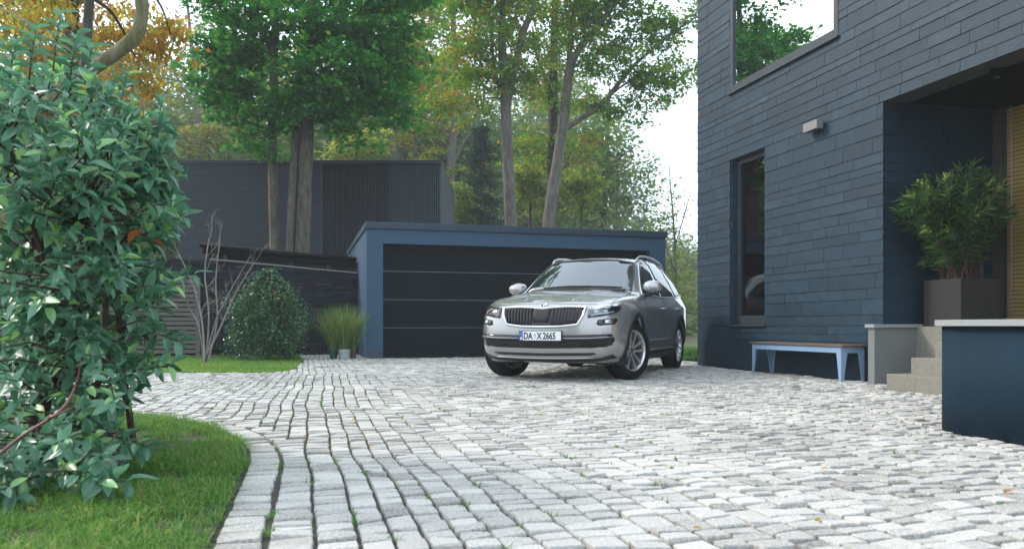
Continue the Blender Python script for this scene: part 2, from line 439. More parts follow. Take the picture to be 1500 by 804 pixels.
# ------------------------------------------------------------------ lawns
def sheet(name, poly, z, m):
    bm = bmesh.new(); f = bm.faces.new([bm.verts.new((q[0], q[1], z)) for q in poly]); f.normal_update()
    if f.normal.z < 0: f.normal_flip()
    bmesh.ops.triangulate(bm, faces=bm.faces[:]); me = bpy.data.meshes.new(name); bm.to_mesh(me); bm.free()
    return link(name, me, None, m)
tag(sheet('lawn_soil', NEAR_LAWN, -0.008, M_SOIL), 'dark soil under the tall grass by the big bush', kind='structure')
tag(sheet('lawn_soil', FAR_LAWN, -0.010, M_SOIL), 'dark soil under the mown lawn strip', kind='structure')
M_GRASS = leaf_mat('grass_blade', [(0.0, (0.035, 0.110, 0.025)), (0.45, (0.090, 0.235, 0.045)), (0.8, (0.20, 0.32, 0.06)), (1.0, (0.38, 0.33, 0.15))], rough=0.5, trans=0.4)
def blades(P, h, w, lean, tint):
    """P (n,3) feet; one bent blade of three quads' worth of triangles each"""
    n = len(P); az = RNG.uniform(0, 2 * np.pi, n); d = np.stack([np.cos(az), np.sin(az)], 1); s = np.stack([-d[:, 1], d[:, 0]], 1)
    V = np.empty((n, 5, 3)); hh = h[:, None]; ww = w[:, None] / 2; le = lean[:, None]
    V[:, 0, :2] = P[:, :2] - s * ww; V[:, 1, :2] = P[:, :2] + s * ww; V[:, 0, 2] = V[:, 1, 2] = P[:, 2]
    m_ = P[:, :2] + d * le * hh * 0.35; V[:, 2, :2] = m_ - s * ww * 0.8; V[:, 3, :2] = m_ + s * ww * 0.8; V[:, 2, 2] = V[:, 3, 2] = P[:, 2] + h * 0.6
    V[:, 4, :2] = P[:, :2] + d * le * hh; V[:, 4, 2] = P[:, 2] + h * (1.0 - 0.35 * lean)
    F = np.array([(0, 1, 3), (0, 3, 2), (2, 3, 4)], np.int32)
    return V.reshape(-1, 3), (F[None] + (np.arange(n) * 5)[:, None, None]).reshape(-1, 3), np.repeat(tint, 5)
def scatter(poly, n, cull=True):
    P = np.array([tuple(q) for q in poly]); lo, hi = P.min(0), P.max(0); out = []
    tot = 0
    while tot < n:
        c = RNG.uniform(lo, hi, (n * 2, 2)); c = c[inside(c, poly)]
        f = c[:, 0] * SN + c[:, 1] * CS; r = c[:, 0] * CS - c[:, 1] * SN
        if cull: c = c[(f > 1.5) & (np.abs(r) < f * 0.66 + 0.5)]
        out.append(c); tot += len(c)
    return np.concatenate(out)[:n]
def patch(P, sc):
    return np.array([mnoise.noise(Vector((x * sc, y * sc, 3.3))) for x, y in P])
c = scatter(NEAR_LAWN, 85000); pn = patch(c, 2.2); pf = patch(c, 7.0)
ed = seg_dist(c, [tuple(q) for q in NEAR_EDGE])
k = (RNG.random(len(c)) < np.clip(0.75 + pn * 1.5 + pf * 1.3, 0.06, 1)) & (RNG.random(len(c)) < np.clip(ed / 0.06 + 0.45 + pf, 0, 1)); c = c[k]; pn = pn[k]
h = RNG.uniform(0.025, 0.075, len(c)) * (1 + 0.6 * np.clip(pn, -0.6, 1)); P3 = np.column_stack([c, np.full(len(c), -0.01)])
V, F, T = blades(P3, h, RNG.uniform(0.002, 0.0042, len(c)), RNG.uniform(0.2, 2.4, len(c)), np.clip(RNG.normal(0.50, 0.24, len(c)) + pn * 0.2, 0, 1))
tag(link('grass', fast_mesh('grass', V, F, T), None, M_GRASS), 'rough green grass under the big bush beside the paving', 'grass', kind='stuff')
c = scatter(FAR_LAWN, 42000); pn = patch(c, 1.1)
h = RNG.uniform(0.03, 0.06, len(c)); P3 = np.column_stack([c, np.full(len(c), -0.012)])
V, F, T = blades(P3, h, RNG.uniform(0.006, 0.010, len(c)), RNG.uniform(0.2, 1.2, len(c)), np.clip(RNG.normal(0.6, 0.16, len(c)) + pn * 0.25, 0, 0.95))
tag(link('grass', fast_mesh('grass', V, F, T), None, M_GRASS), 'short yellow-green lawn grass in front of the dark wall', 'grass', kind='stuff')
# strip of grass between house and garage
POLYB = [(6.5, 13.4), (11.5, 13.4), (13, 40), (8.3, 40), (8.3, 15.2), (7.4, 15.2)]
tag(sheet('verge', POLYB, -0.018, M_SOIL), 'grassy verge between the house and the garage', kind='structure')
c = scatter(POLYB, 14000); h = RNG.uniform(0.05, 0.12, len(c)); P3 = np.column_stack([c, np.full(len(c), -0.02)])
V, F, T = blades(P3, h, RNG.uniform(0.008, 0.016, len(c)), RNG.uniform(0.2, 1.2, len(c)), np.clip(RNG.normal(0.5, 0.16, len(c)), 0, 0.95))
tag(link('grass', fast_mesh('grass', V, F, T), None, M_GRASS), 'green grass seen between the car and the slate house', 'grass', kind='stuff')
# weeds in the joints
ci = RNG.choice(nS, 1500); kn = patch(Cn[ci], 0.8); ci = ci[kn > -0.12]
pos = Q[ci, RNG.integers(0, 4, len(ci))]; pos = np.repeat(pos, 9, 0) + RNG.normal(0, 0.012, (len(pos) * 9, 2))
P3 = np.column_stack([pos, np.full(len(pos), -0.014)])
V, F, T = blades(P3, RNG.uniform(0.02, 0.042, len(pos)), RNG.uniform(0.003, 0.006, len(pos)), RNG.uniform(0.3, 1.6, len(pos)), np.clip(RNG.normal(0.45, 0.2, len(pos)), 0, 0.9))
tag(link('weeds', fast_mesh('weeds', V, F, T), None, M_GRASS), 'small weeds and moss growing in the paving joints', 'weeds', kind='stuff')
# ================================================================== slate house
M_SLATE = ramp_mat('slate', [(0.0, (0.004, 0.012, 0.022)), (0.35, (0.009, 0.025, 0.042)), (0.65, (0.013, 0.035, 0.057)), (1.0, (0.036, 0.062, 0.088))],
                   rough=0.55, noise_scale=9.0, noise_mix=0.40, bump=0.5, bscale=34.0, spec=0.27, bdist=0.006)
M_CORE = simple('wall_core', (0.03, 0.035, 0.04), 0.9)
M_FRAME = simple('anthracite_frame', (0.030, 0.039, 0.048), 0.45, var=0.06, spec=0.35, scale=3)
M_WGLASS = glass_mat('mirror_pane', (0.012, 0.018, 0.018), 0.72, 0.0)
M_LGLASS = see_through('window_pane', (0.55, 0.62, 0.60), 0.10)
M_DARKROOM = simple('room_dark', (0.03, 0.03, 0.03), 0.9)
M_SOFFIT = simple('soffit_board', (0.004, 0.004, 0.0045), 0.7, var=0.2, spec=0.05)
TOP = 6.75
HOUSE = empty('slate_house', (FAC_X, HOUSE_END, 0), label='dark slate clad house with recessed porch beside the driveway', cat='house')
def hl(p): return (p[0] - FAC_X, p[1] - HOUSE_END, p[2])
LOWW = (9.79, 10.71, 0.65, 3.17); UPW = (8.21, 10.71, 4.19, 6.15); PORCH = (2.6, 7.45, -1, 3.18)
NEAR_END, PORCH_X, FLOOR_Z = 2.6, 7.90, 0.64
OPEN = [LOWW, UPW, PORCH]
def cells(ys, zs, opens):
    ys = sorted(set(ys)); zs = sorted(set(zs)); out = []
    for y0, y1 in zip(ys[:-1], ys[1:]):
        for z0, z1 in zip(zs[:-1], zs[1:]):
            cy, cz = (y0 + y1) / 2, (z0 + z1) / 2
            if not any(o[0] < cy < o[1] and o[2] < cz < o[3] for o in opens): out.append((y0, y1, z0, z1))
    return out
w = MB(); bx = lambda a, b: w.box(hl(a), hl(b))
for y0, y1, z0, z1 in cells([NEAR_END, HOUSE_END - 0.012, 9.79, 10.71, 8.21, 7.47], [-0.04, TOP, 0.65, 3.17, 4.19, 6.15], [LOWW, UPW, (NEAR_END, 7.46, -1, 3.172)]):
    bx((FAC_X + 0.016, y0, z0), (FAC_X + 0.30, y1, z1))
bx((FAC_X + 0.30, HOUSE_END - 0.3, -0.04), (13.5, HOUSE_END - 0.012, TOP))          # far gable
bx((13.2, NEAR_END, -0.04), (13.5, HOUSE_END - 0.3, TOP))
bx((FAC_X + 0.30, NEAR_END, 3.5), (13.2, NEAR_END + 0.3, TOP)); bx((PORCH_X + 0.2, NEAR_END, -0.04), (13.2, NEAR_END + 0.3, 3.5))
bx((FAC_X + 0.30, 7.47, -0.04), (PORCH_X + 0.25, 7.70, 3.5))                        # porch reveal wall
bx((PORCH_X + 0.25, 7.30, -0.04), (13.2, 7.6, 3.5))
bx((FAC_X + 0.30, NEAR_END + 0.3, 3.5), (13.2, HOUSE_END - 0.3, 3.75))              # first floor slab
bx((8.6, 7.7, 0.0), (8.7, HOUSE_END - 0.3, 3.5)); bx((9.2, NEAR_END + 0.3, 3.75), (9.3, HOUSE_END - 0.3, TOP))
w.build('wall', M_CORE, HOUSE)
w = MB(); w.box(hl((FAC_X - 0.03, NEAR_END - 0.05, TOP)), hl((13.55, HOUSE_END + 0.03, TOP + 0.12))); w.build('roof', M_FRAME, HOUSE)

def courses(z0, z1, mean):
    hs = []; tot = 0
    while tot < z1 - z0 - 0.03:
        h = random.choice((0.095, 0.13, 0.14, 0.185)) * random.uniform(0.95, 1.05) * mean / 0.15; hs.append(h); tot += h
    k = (z1 - z0) / tot; out = []; z = z0
    for h in hs: out.append((z, z + h * k)); z += h * k
    return out
CRS = courses(0.0, 0.65, 0.15) + courses(0.65, 3.172, 0.15) + courses(3.172, 4.19, 0.15) + courses(4.19, 6.15, 0.15) + courses(6.15, TOP, 0.15)
SLABM = []
for k in range(14):
    v = [(0.012, 0, 0), (0.012, 1, 0), (0.012, 1, 1), (0.012, 0, 1), (-0.010, 0, 0), (-0.010, 1, 0), (-0.002, 1, 1), (-0.002, 0, 1)]
    f = [(0, 1, 2, 3), (4, 7, 6, 5), (0, 4, 5, 1), (1, 5, 6, 2), (2, 6, 7, 3), (3, 7, 4, 0)]
    me = bpy.data.meshes.new('slab'); me.from_pydata(v, [], f); me.materials.append(M_SLATE)
    set_tint(me, min(1, max(0, random.gauss(0.5, 0.085)))); SLABM.append(me)
slabs = []                                                           # (place matrix, area seen)
def lay(pt, ang, y0, y1, z0, z1):
    """slab from world point pt(y, z) ; ang 0 faces -X, pi/2 faces -Y"""
    g = 0.0022
    a = pt(y0 + g if ang == 0 else y1 - g, z0 + 0.003)
    o = (Vector(hl(a)), ang, (1 + random.uniform(-0.2, 0.25), y1 - y0 - 2 * g, z1 - z0 + 0.012))
    ctr = pt((y0 + y1) / 2, (z0 + z1) / 2); px, py = to_px(ctr); d = depth_of(ctr)
    vis = (0 < px < 1500 and 0 < py < 804 and d > 0.5); fore = 0.45 if ang == 0 else 0.8
    slabs.append(((y1 - y0) * (z1 - z0) / d ** 2 * fore if vis else 0, o))
for (z0, z1) in CRS:
    y = HOUSE_END + random.uniform(-0.004, 0.012)
    while y > NEAR_END:
        l = random.uniform(0.25, 0.55) if random.random() < 0.8 else random.uniform(0.55, 1.05)
        ya = max(NEAR_END, y - l)
        spans = [(ya, y)]
        zc = (z0 + z1) / 2
        for o in OPEN:
            if o[2] < zc < o[3]:
                ns = []
                for s0, s1 in spans:
                    if s1 <= o[0] or s0 >= o[1]: ns.append((s0, s1))
                    else:
                        if s0 < o[0]: ns.append((s0, o[0]))
                        if s1 > o[1]: ns.append((o[1], s1))
                spans = ns
        for s0, s1 in spans:
            if s1 - s0 > 0.03: lay(lambda a, b: Vector((FAC_X, a, b)), 0, s0, s1, z0, z1)
        y = ya
    if z1 < 3.3:                                                     # porch reveal, facing -Y
        x = FAC_X + 0.014
        while x < PORCH_X:
            l = random.uniform(0.35, 0.9); xb = min(PORCH_X, x + l)
            lay(lambda a, b: Vector((a, 7.456, b)), math.pi / 2, x, xb, z0, z1); x = xb
    if 0.65 <= z0 and z1 <= 3.18:                                    # far reveal of the narrow window
        lay(lambda a, b: Vector((a, 10.695, b)), math.pi / 2, FAC_X + 0.02, FAC_X + 0.12, z0, z1)
slabs.sort(key=lambda s: -s[0])
def slab_matrix(o):
    return Matrix.Translation(o[0]) @ Matrix.Rotation(o[1], 4, 'Z') @ Matrix.Diagonal((*o[2], 1))
for i, (ar, o) in enumerate(slabs[:300]):
    b = link('slate_slab', random.choice(SLABM), HOUSE); b.matrix_local = slab_matrix(o)
V, F, T = [], [], []
base = np.array([tuple(q.co) for q in SLABM[0].vertices]); bf = np.array([tuple(q.vertices) for q in SLABM[0].polygons])
for i, (ar, o) in enumerate(slabs[300:]):
    Mx = np.array(slab_matrix(o)); V.append(base @ Mx[:3, :3].T + Mx[:3, 3]); F.append(bf + 8 * i); T.append(np.full(8, min(1, max(0, random.gauss(0.5, 0.085)))))
tag(link('slate_slabs', fast_mesh('slate_slabs', np.concatenate(V), np.concatenate(F), np.concatenate(T)), HOUSE, M_SLATE), kind='stuff')

# upper window: frame bars, pane, sill
def win_bar(parent, a, b, name='frame', m=None):
    k = MB(); k.box(hl(a), hl(b), bev=0.004); o = k.build(name, m or M_FRAME, parent); return o
def window(name, y0, y1, z0, z1, x0, x1, fw, glass, fw_bottom=None):
    fb = fw_bottom or fw
    k = MB(); k.box(hl((x0 + 0.03, y0 + fw * 0.6, z0 + fb * 0.6)), hl((x0 + 0.045, y1 - fw * 0.6, z1 - fw * 0.6)))
    pane = k.build(name, glass, HOUSE)
    for a, b in (((x0, y0, z0), (x1, y0 + fw, z1)), ((x0, y1 - fw, z0), (x1, y1, z1)), ((x0, y0 + fw, z0), (x1, y1 - fw, z0 + fb)), ((x0, y0 + fw, z1 - fw), (x1, y1 - fw, z1))):
        win_bar(pane, a, b)
    return pane
up = window('window', 8.215, 10.705, 4.195, 6.145, FAC_X - 0.012, FAC_X + 0.12, 0.085, M_WGLASS, 0.10)
win_bar(up, (FAC_X - 0.045, 8.19, 4.165), (FAC_X + 0.02, 10.73, 4.190), 'sill')
low = window('window', 9.80, 10.69, 0.665, 3.165, FAC_X + 0.105, FAC_X + 0.17, 0.075, M_LGLASS, 0.13)
win_bar(low, (FAC_X - 0.035, 9.77, 0.635), (FAC_X + 0.12, 10.73, 0.660), 'sill')
me = MB().box((-0.0, 0, -0.0012), (0.05, 0.74, 0.0012)).mesh('slat'); me.materials.append(simple('blind_slat_grey', (0.10, 0.11, 0.105), 0.5))
for k in range(52):
    o = link('blind_slat', me, low, loc=hl((FAC_X + 0.22, 9.88, 0.82 + k * 0.044))); o.rotation_euler = (0, R(35), 0)

# porch: soffit boards, spotlight, door frame, wooden blind, pane
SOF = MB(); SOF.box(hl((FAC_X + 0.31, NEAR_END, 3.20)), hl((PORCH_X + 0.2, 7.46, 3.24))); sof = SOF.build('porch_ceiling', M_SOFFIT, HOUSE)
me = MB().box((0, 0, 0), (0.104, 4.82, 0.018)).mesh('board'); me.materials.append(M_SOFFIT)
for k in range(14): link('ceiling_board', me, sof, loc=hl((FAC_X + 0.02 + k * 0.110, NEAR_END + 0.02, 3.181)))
M_METAL = simple('brushed_metal', (0.45, 0.45, 0.45), 0.35, metal=1.0, var=0.05)
M_DFRAME = simple('bronze_frame', (0.075, 0.070, 0.062), 0.4)
k = MB(); k.box(hl((PORCH_X + 0.06, NEAR_END, FLOOR_Z)), hl((PORCH_X + 0.075, 7.28, 3.18))); pp = k.build('glass_door', M_LGLASS, HOUSE)
for a, b in (((PORCH_X, 7.33, FLOOR_Z), (PORCH_X + 0.14, 7.455, 3.18)), ((PORCH_X + 0.02, 7.24, FLOOR_Z), (PORCH_X + 0.10, 7.325, 3.18)), ((PORCH_X + 0.02, NEAR_END, FLOOR_Z), (PORCH_X + 0.10, 7.24, FLOOR_Z + 0.07))):
    win_bar(pp, a, b, 'frame', M_DFRAME)
M_BLIND = simple('wood_blind', (0.42, 0.285, 0.095), 0.6, var=0.25, scale=4, stretch=(2, 0.4, 30))
me = MB().box((-0.003, 0, -0.023), (0.003, 2.6, 0.023)).mesh('slat'); me.materials.append(M_BLIND)
for k in range(52):
    o = link('blind_slat', me, pp, loc=hl((PORCH_X - 0.035, 4.62, 0.745 + k * 0.0465))); o.rotation_euler = (0, R(22), 0)
k = MB()
for yy in (7.14, 6.0, 5.0): k.tube([hl((PORCH_X - 0.062, yy, 0.74)), hl((PORCH_X - 0.062, yy, 3.15))], 0.003, 5)
k.build('blind_cord', simple('cord', (0.6, 0.58, 0.52), 0.8), pp)
# lamp on the facade and spotlight under the soffit
L1 = empty('wall_lamp', (FAC_X, 8.60, 3.17), label='small grey box wall lamp on the slate facade', cat='lamp')
M_LAMP = simple('lamp_grey', (0.19, 0.185, 0.18), 0.45, var=0.05)
k = MB(); k.box((-0.13, -0.14, -0.055), (-0.035, 0.14, 0.055), bev=0.004); k.build('housing', M_LAMP, L1)
k = MB(); k.box((-0.035, -0.05, -0.045), (0.016, 0.05, 0.045), bev=0.003); k.build('wall_mount', M_FRAME, L1)
k = MB(); k.box((-0.12, -0.10, -0.058), (-0.05, 0.10, -0.0555)); k.build('diffuser', simple('lamp_glass', (0.10, 0.10, 0.10), 0.15), L1)
sp = onY(1441, 140, 6.35); L2 = empty('ceiling_spotlight', (sp.x if sp.x < 7.6 else 7.2, 6.2, 3.18), label='round dark spotlight under the porch ceiling', cat='lamp')
k = MB(); k.lathe([(0.0, 0.0), (0.055, 0.0), (0.055, -0.10), (0.046, -0.10), (0.044, -0.085), (0.0, -0.085)], 24); k.build('housing', M_SOFFIT, L2)
k = MB(); k.lathe([(0.041, -0.088), (0.036, -0.092), (0.0, -0.092)], 20); k.build('lens', M_METAL, L2)

# ------------------------------------------------------------------ porch floor, steps, low walls
M_STEP = simple('step_stone', (0.20, 0.19, 0.155), 0.8, var=0.35, scale=22, bump=0.5, bscale=180)
M_CAP = simple('granite_cap', (0.27, 0.28, 0.28), 0.65, var=0.35, scale=120, bump=0.25, bscale=200)
M_REND = simple('grey_render', (0.175, 0.185, 0.18), 0.8, spec=0.25, var=0.12, scale=2.5, bump=0.25, bscale=90)
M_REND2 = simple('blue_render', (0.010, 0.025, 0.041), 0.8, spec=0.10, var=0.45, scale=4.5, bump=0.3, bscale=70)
ST_ = empty('porch_steps', (STEP_X, STEP_Y, 0), label='three grey stone steps rising to the porch', cat='steps')
for k in range(3):
    b = MB(); b.box((0.30 * k, -2.5, -0.04 if k == 0 else 0.16 * k - 0.02 + 0.0), (0.30 * k + (0.42 if k < 2 else 0.31), 0, 0.16 * (k + 1)), bev=0.006)
    b.build('step', M_STEP, ST_)
b = MB(); b.box((STEP_X + 0.9, NEAR_END - 1.5, -0.04), (PORCH_X + 0.4, 7.44, FLOOR_Z)); tag(b.build('porch_floor', M_STEP), 'stone porch floor at the top of the steps', kind='structure')
CK = empty('cheek_wall', (6.13, 7.36, 0), label='low grey rendered wall with granite cap beside the bench', cat='wall')
b = MB(); b.box((0, -0.05, -0.04), (0.62, 0.05, 0.624)); b.build('wall_body', M_REND, CK)
b = MB(); b.box((-0.03, -0.08, 0.626), (0.62, 0.07, 0.664), bev=0.004); b.build('cap', M_CAP, CK)
# curved terrace wall
def terr_line(off):
    r = 0.42 + off; pts = [(TERR_X - off, -2.0), (TERR_X - off, 3.78)]
    cx, cy = TERR_X + 0.42, 3.78
    for k in range(1, 13):
        a = math.pi - (math.pi / 2) * k / 12; pts.append((cx + r * math.cos(a), cy + r * math.sin(a)))
    pts += [(STEP_X + 0.88, cy + r)]
    return pts
def wall_strip(o0, o1, z0, z1):
    A, B = terr_line(o0), terr_line(o1); n = len(A); k = MB()
    vs = [(*q, z0) for q in A] + [(*q, z0) for q in B] + [(*q, z1) for q in A] + [(*q, z1) for q in B]; fs = []; sm = []
    for i in range(n - 1):
        fs += [(i + 1, i, 2 * n + i, 2 * n + i + 1), (n + i, n + i + 1, 3 * n + i + 1, 3 * n + i), (2 * n + i, 3 * n + i, 3 * n + i + 1, 2 * n + i + 1), (i, i + 1, n + i + 1, n + i)]
    fs += [(0, n, 3 * n, 2 * n), (2 * n - 1, n - 1, 3 * n - 1, 4 * n - 1)]
    k.add(vs, fs); return k
TW = empty('terrace_wall', (0, 0, 0), label='curved blue-grey rendered terrace wall with granite cap', cat='wall')
TW.location = (TERR_X, 3.5, 0)
def shift(k): k.v = [(x - TERR_X, y - 3.5, z) for x, y, z in k.v]; return k
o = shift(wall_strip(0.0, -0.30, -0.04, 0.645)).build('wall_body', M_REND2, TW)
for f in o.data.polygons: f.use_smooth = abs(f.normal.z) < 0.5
o = shift(wall_strip(0.04, -0.34, 0.647, 0.684)).build('cap', M_CAP, TW)
b = MB(); b.box((TERR_X + 0.31, -2, -0.04), (STEP_X + 0.89, 3.83, 0.62)); tag(b.build('terrace_floor', M_STEP), 'terrace floor behind the curved wall', kind='structure')

# ================================================================== garage
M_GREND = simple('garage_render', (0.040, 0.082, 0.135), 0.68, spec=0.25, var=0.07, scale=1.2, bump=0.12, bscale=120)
M_GCAP = simple('roof_edge_metal', (0.030, 0.052, 0.076), 0.5, var=0.05, scale=2, spec=0.3)
M_GDOOR = simple('garage_door_panel', (0.006, 0.010, 0.013), 0.6, spec=0.08, var=0.08, scale=2.0, bump=0.05, bscale=200)
GX0, GX1, GZ = 1.30, 7.79, 2.71
GA = empty('garage', ((GX0 + GX1) / 2, GAR_Y, 0), label='flat-roofed blue-grey double garage behind the car', cat='garage')
def ga(p): return (p[0] - (GX0 + GX1) / 2, p[1] - GAR_Y, p[2])
b = MB()
for q in (((GX0, GAR_Y, -0.04), (1.62, GAR_Y + 0.3, 2.57)), ((7.40, GAR_Y, -0.04), (GX1 - 0.02, GAR_Y + 0.3, 2.57)), ((1.62, GAR_Y, 2.285), (7.40, GAR_Y + 0.3, 2.57)),
          ((GX0, GAR_Y + 0.3, -0.04), (GX0 + 0.25, GAR_Y + 6.2, 2.57)), ((GX1 - 0.27, GAR_Y + 0.3, -0.04), (GX1 - 0.02, GAR_Y + 6.2, 2.57)), ((GX0 + 0.25, GAR_Y + 5.95, -0.04), (GX1 - 0.27, GAR_Y + 6.2, 2.57))):
    b.box(ga(q[0]), ga(q[1]))
b.build('wall', M_GREND, GA)
b = MB(); b.box(ga((GX0 - 0.03, GAR_Y - 0.035, 2.572)), ga((GX1 + 0.02, GAR_Y + 6.24, GZ)), bev=0.008); b.build('roof_edge', M_GCAP, GA)
b = MB(); b.box(ga((GX0 + 0.006, GAR_Y - 0.008, -0.02)), ga((1.60, GAR_Y + 0.0, 0.14))); b.build('plinth', simple('plinth', (0.05, 0.06, 0.07), 0.7), GA)
DOORY = GAR_Y + 0.17; zz = [0.012, 0.608, 1.175, 1.745, 2.30]
door = MB().box(ga((1.60, DOORY + 0.05, 0)), ga((7.42, DOORY + 0.07, 2.3))).build('garage_door', M_GDOOR, GA)
M_TRIM = simple('aluminium_strip', (0.22, 0.235, 0.245), 0.4, metal=0.5)
for z0, z1 in zip(zz[:-1], zz[1:]):
    MB().box(ga((1.60, DOORY, z0 + 0.005)), ga((7.42, DOORY + 0.045, z1 - 0.005)), bev=0.003).build('door_panel', M_GDOOR, door)
    if z0 > 0.1: MB().box(ga((1.60, DOORY - 0.004, z0 - 0.004)), ga((7.42, DOORY + 0.03, z0 + 0.004))).build('trim_strip', M_TRIM, door)
MB().box(ga((1.60, DOORY - 0.002, -0.01)), ga((7.42, DOORY + 0.04, 0.016))).build('rubber_seal', simple('rubber', (0.012, 0.012, 0.012), 0.7), door)

# ================================================================== garden wall, roof edge over it, mesh fence, slat screen
M_STONE = ramp_mat('split_stone', [(0, (0.004, 0.006, 0.009)), (0.5, (0.009, 0.013, 0.019)), (1, (0.030, 0.038, 0.048))], rough=0.75, spec=0.2, noise_scale=9, noise_mix=0.25, bump=0.5, bscale=40)
WX0, WX1 = -9.5, GX0 - 0.005
GW = empty('garden_wall', (-1.8, WALL_Y, 0), label='dark split-stone garden wall left of the garage', cat='wall')
def gw(p): return (p[0] + 1.8, p[1] - WALL_Y, p[2])
def wtop(x): return 1.87 + (1.16 - x) * 0.078 if x > -1.9 else 2.11
b = MB(); n = 14; xs = [WX0 + (WX1 - WX0) * i / n for i in range(n + 1)]
vs = []; 
for x in xs: vs += [gw((x, WALL_Y + 0.03, -0.04)), gw((x, WALL_Y + 0.03, wtop(x) - 0.03)), gw((x, WALL_Y + 0.28, wtop(x) - 0.03)), gw((x, WALL_Y + 0.28, -0.04))]
fs = [(4 * i + a, 4 * i + 4 + a, 4 * i + 4 + (a + 1) % 4, 4 * i + (a + 1) % 4) for i in range(n) for a in range(4)] + [(0, 1, 2, 3), (4 * n + 3, 4 * n + 2, 4 * n + 1, 4 * n)]
b.add(vs, fs); b.build('wall_core', M_CORE, GW)
stones = []; z = 0.0; row = 0
while z < 2.12:
    h = 0.062; x = WX0 + random.uniform(0, 0.25)
    while x < WX1:
        l = random.uniform(0.22, 0.45); x1 = min(WX1, x + l)
        zt = min(z + h, min(wtop(x), wtop(x1)) - 0.03)
        if zt - z > 0.02:
            d = random.uniform(0.0, 0.03); e = random.uniform(0, 0.012); r_n = random.uniform(-0.008, 0.008)
            stones.append((0 if x1 < -4.2 else 1, [gw(q) for q in ((x + .003, WALL_Y - 0.015 + d, z + .003), (x1 - .003, WALL_Y - 0.015 + d + e, z + .003 + r_n * .3), (x1 - .003, WALL_Y - 0.005 + d + e, zt - .004), (x + .003, WALL_Y - 0.005 + d, zt - .004 + r_n * .3),
                           (x + .003, WALL_Y + 0.05, z + .003), (x1 - .003, WALL_Y + 0.05, z + .003), (x1 - .003, WALL_Y + 0.05, zt - .004), (x + .003, WALL_Y + 0.05, zt - .004))]))
        x = x1
    z += h; row += 1
bf = [(0, 1, 2, 3), (5, 4, 7, 6), (4, 0, 3, 7), (1, 5, 6, 2), (3, 2, 6, 7), (4, 5, 1, 0)]
def st_px(vs):
    c = sum((Vector(v) for v in vs), Vector()) / 8 + Vector((-1.8, WALL_Y, 0)); return to_px(c)
order = sorted(range(len(stones)), key=lambda i: 0 if 215 < st_px(stones[i][1])[0] < 515 else 1)
V, F, T = [], [], []; solo_n = 0
for i in order:
    _, vs = stones[i]
    if solo_n < 300 and 215 < st_px(vs)[0] < 515 and vs[3][2] > 1.0:
        c = Vector(vs[0]); me = bpy.data.meshes.new('stone'); me.from_pydata([Vector(v) - c for v in vs], [], bf); set_tint(me, min(1, max(0, random.gauss(.5, .2))))
        link('wall_stone', me, GW, M_STONE, loc=c); solo_n += 1
    else:
        F.append(np.array(bf) + 8 * len(V)); V.append(np.array(vs)); T.append(np.full(8, min(1, max(0, random.gauss(.5, .2)))))
tag(link('wall_stones', fast_mesh('wall_stones', np.concatenate(V), np.concatenate(F), np.concatenate(T)), GW, M_STONE), kind='stuff')
b = MB(); vs = []; n = 8; cx_ = [-1.86 + (WX1 + 1.86) * q / n for q in range(n + 1)]
for x in cx_:
    zt = wtop(x); vs += [gw((x, WALL_Y - 0.03, zt - 0.026)), gw((x, WALL_Y - 0.03, zt)), gw((x, WALL_Y + 0.30, zt)), gw((x, WALL_Y + 0.30, zt - 0.026))]
b.add(vs, [(4 * q + a_, 4 * q + 4 + a_, 4 * q + 4 + (a_ + 1) % 4, 4 * q + (a_ + 1) % 4) for q in range(n) for a_ in range(4)] + [(0, 1, 2, 3), (4 * n + 3, 4 * n + 2, 4 * n + 1, 4 * n)]); b.build('coping', simple('pale_coping', (0.22, 0.22, 0.20), 0.7), GW)
# canopy roof edge above the wall with gutter
M_BLACK = simple('black_metal', (0.006, 0.007, 0.008), 0.7, var=0.2, spec=0.1)
CP = empty('canopy_roof', (-0.5, WALL_Y + 0.5, 0), label='low black canopy roof with gutter above the stone wall', cat='canopy')
def cp(p): return (p[0] + 0.5, p[1] - WALL_Y - 0.5, p[2])
def gz(x): return 2.16 + (1.16 - x) * 0.072
XA, XB = -2.02, 1.27
b = MB(); a0, a1 = WALL_Y + 0.12, WALL_Y + 1.6
vs = [cp(q) for q in ((XA, a0, gz(XA) - 0.16), (XB, a0, gz(XB) - 0.16), (XB, a0, gz(XB) - 0.03), (XA, a0, gz(XA) - 0.03), (XA, a1, gz(XA) - 0.16), (XB, a1, gz(XB) - 0.16), (XB, a1, gz(XB) + 0.02), (XA, a1, gz(XA) + 0.02))]
b.add(vs, [(0, 1, 2, 3), (5, 4, 7, 6), (4, 0, 3, 7), (1, 5, 6, 2), (3, 2, 6, 7), (4, 5, 1, 0)]); b.build('roof_deck', M_BLACK, CP)
b = MB(); b.tube([cp((XA - 0.05, WALL_Y + 0.05, gz(XA) + 0.005)), cp(((XA + XB) / 2, WALL_Y + 0.05, gz((XA + XB) / 2) - 0.012)), cp((XB, WALL_Y + 0.05, gz(XB)))], 0.055, 14); b.build('gutter', M_BLACK, CP)
for x in (-1.6, -0.2, 0.62):
    b = MB(); b.box(cp((x, WALL_Y + 0.16, wtop(x) - 0.01)), cp((x + 0.07, WALL_Y + 0.24, gz(x) - 0.155))); b.build('post', M_FRAME, CP)
b = MB(); b.box(cp((XA, WALL_Y + 0.32, 1.5)), cp((XB, WALL_Y + 0.36, 2.12))); b.build('back_board', simple('back_board', (0.025, 0.028, 0.03), 0.8), CP)
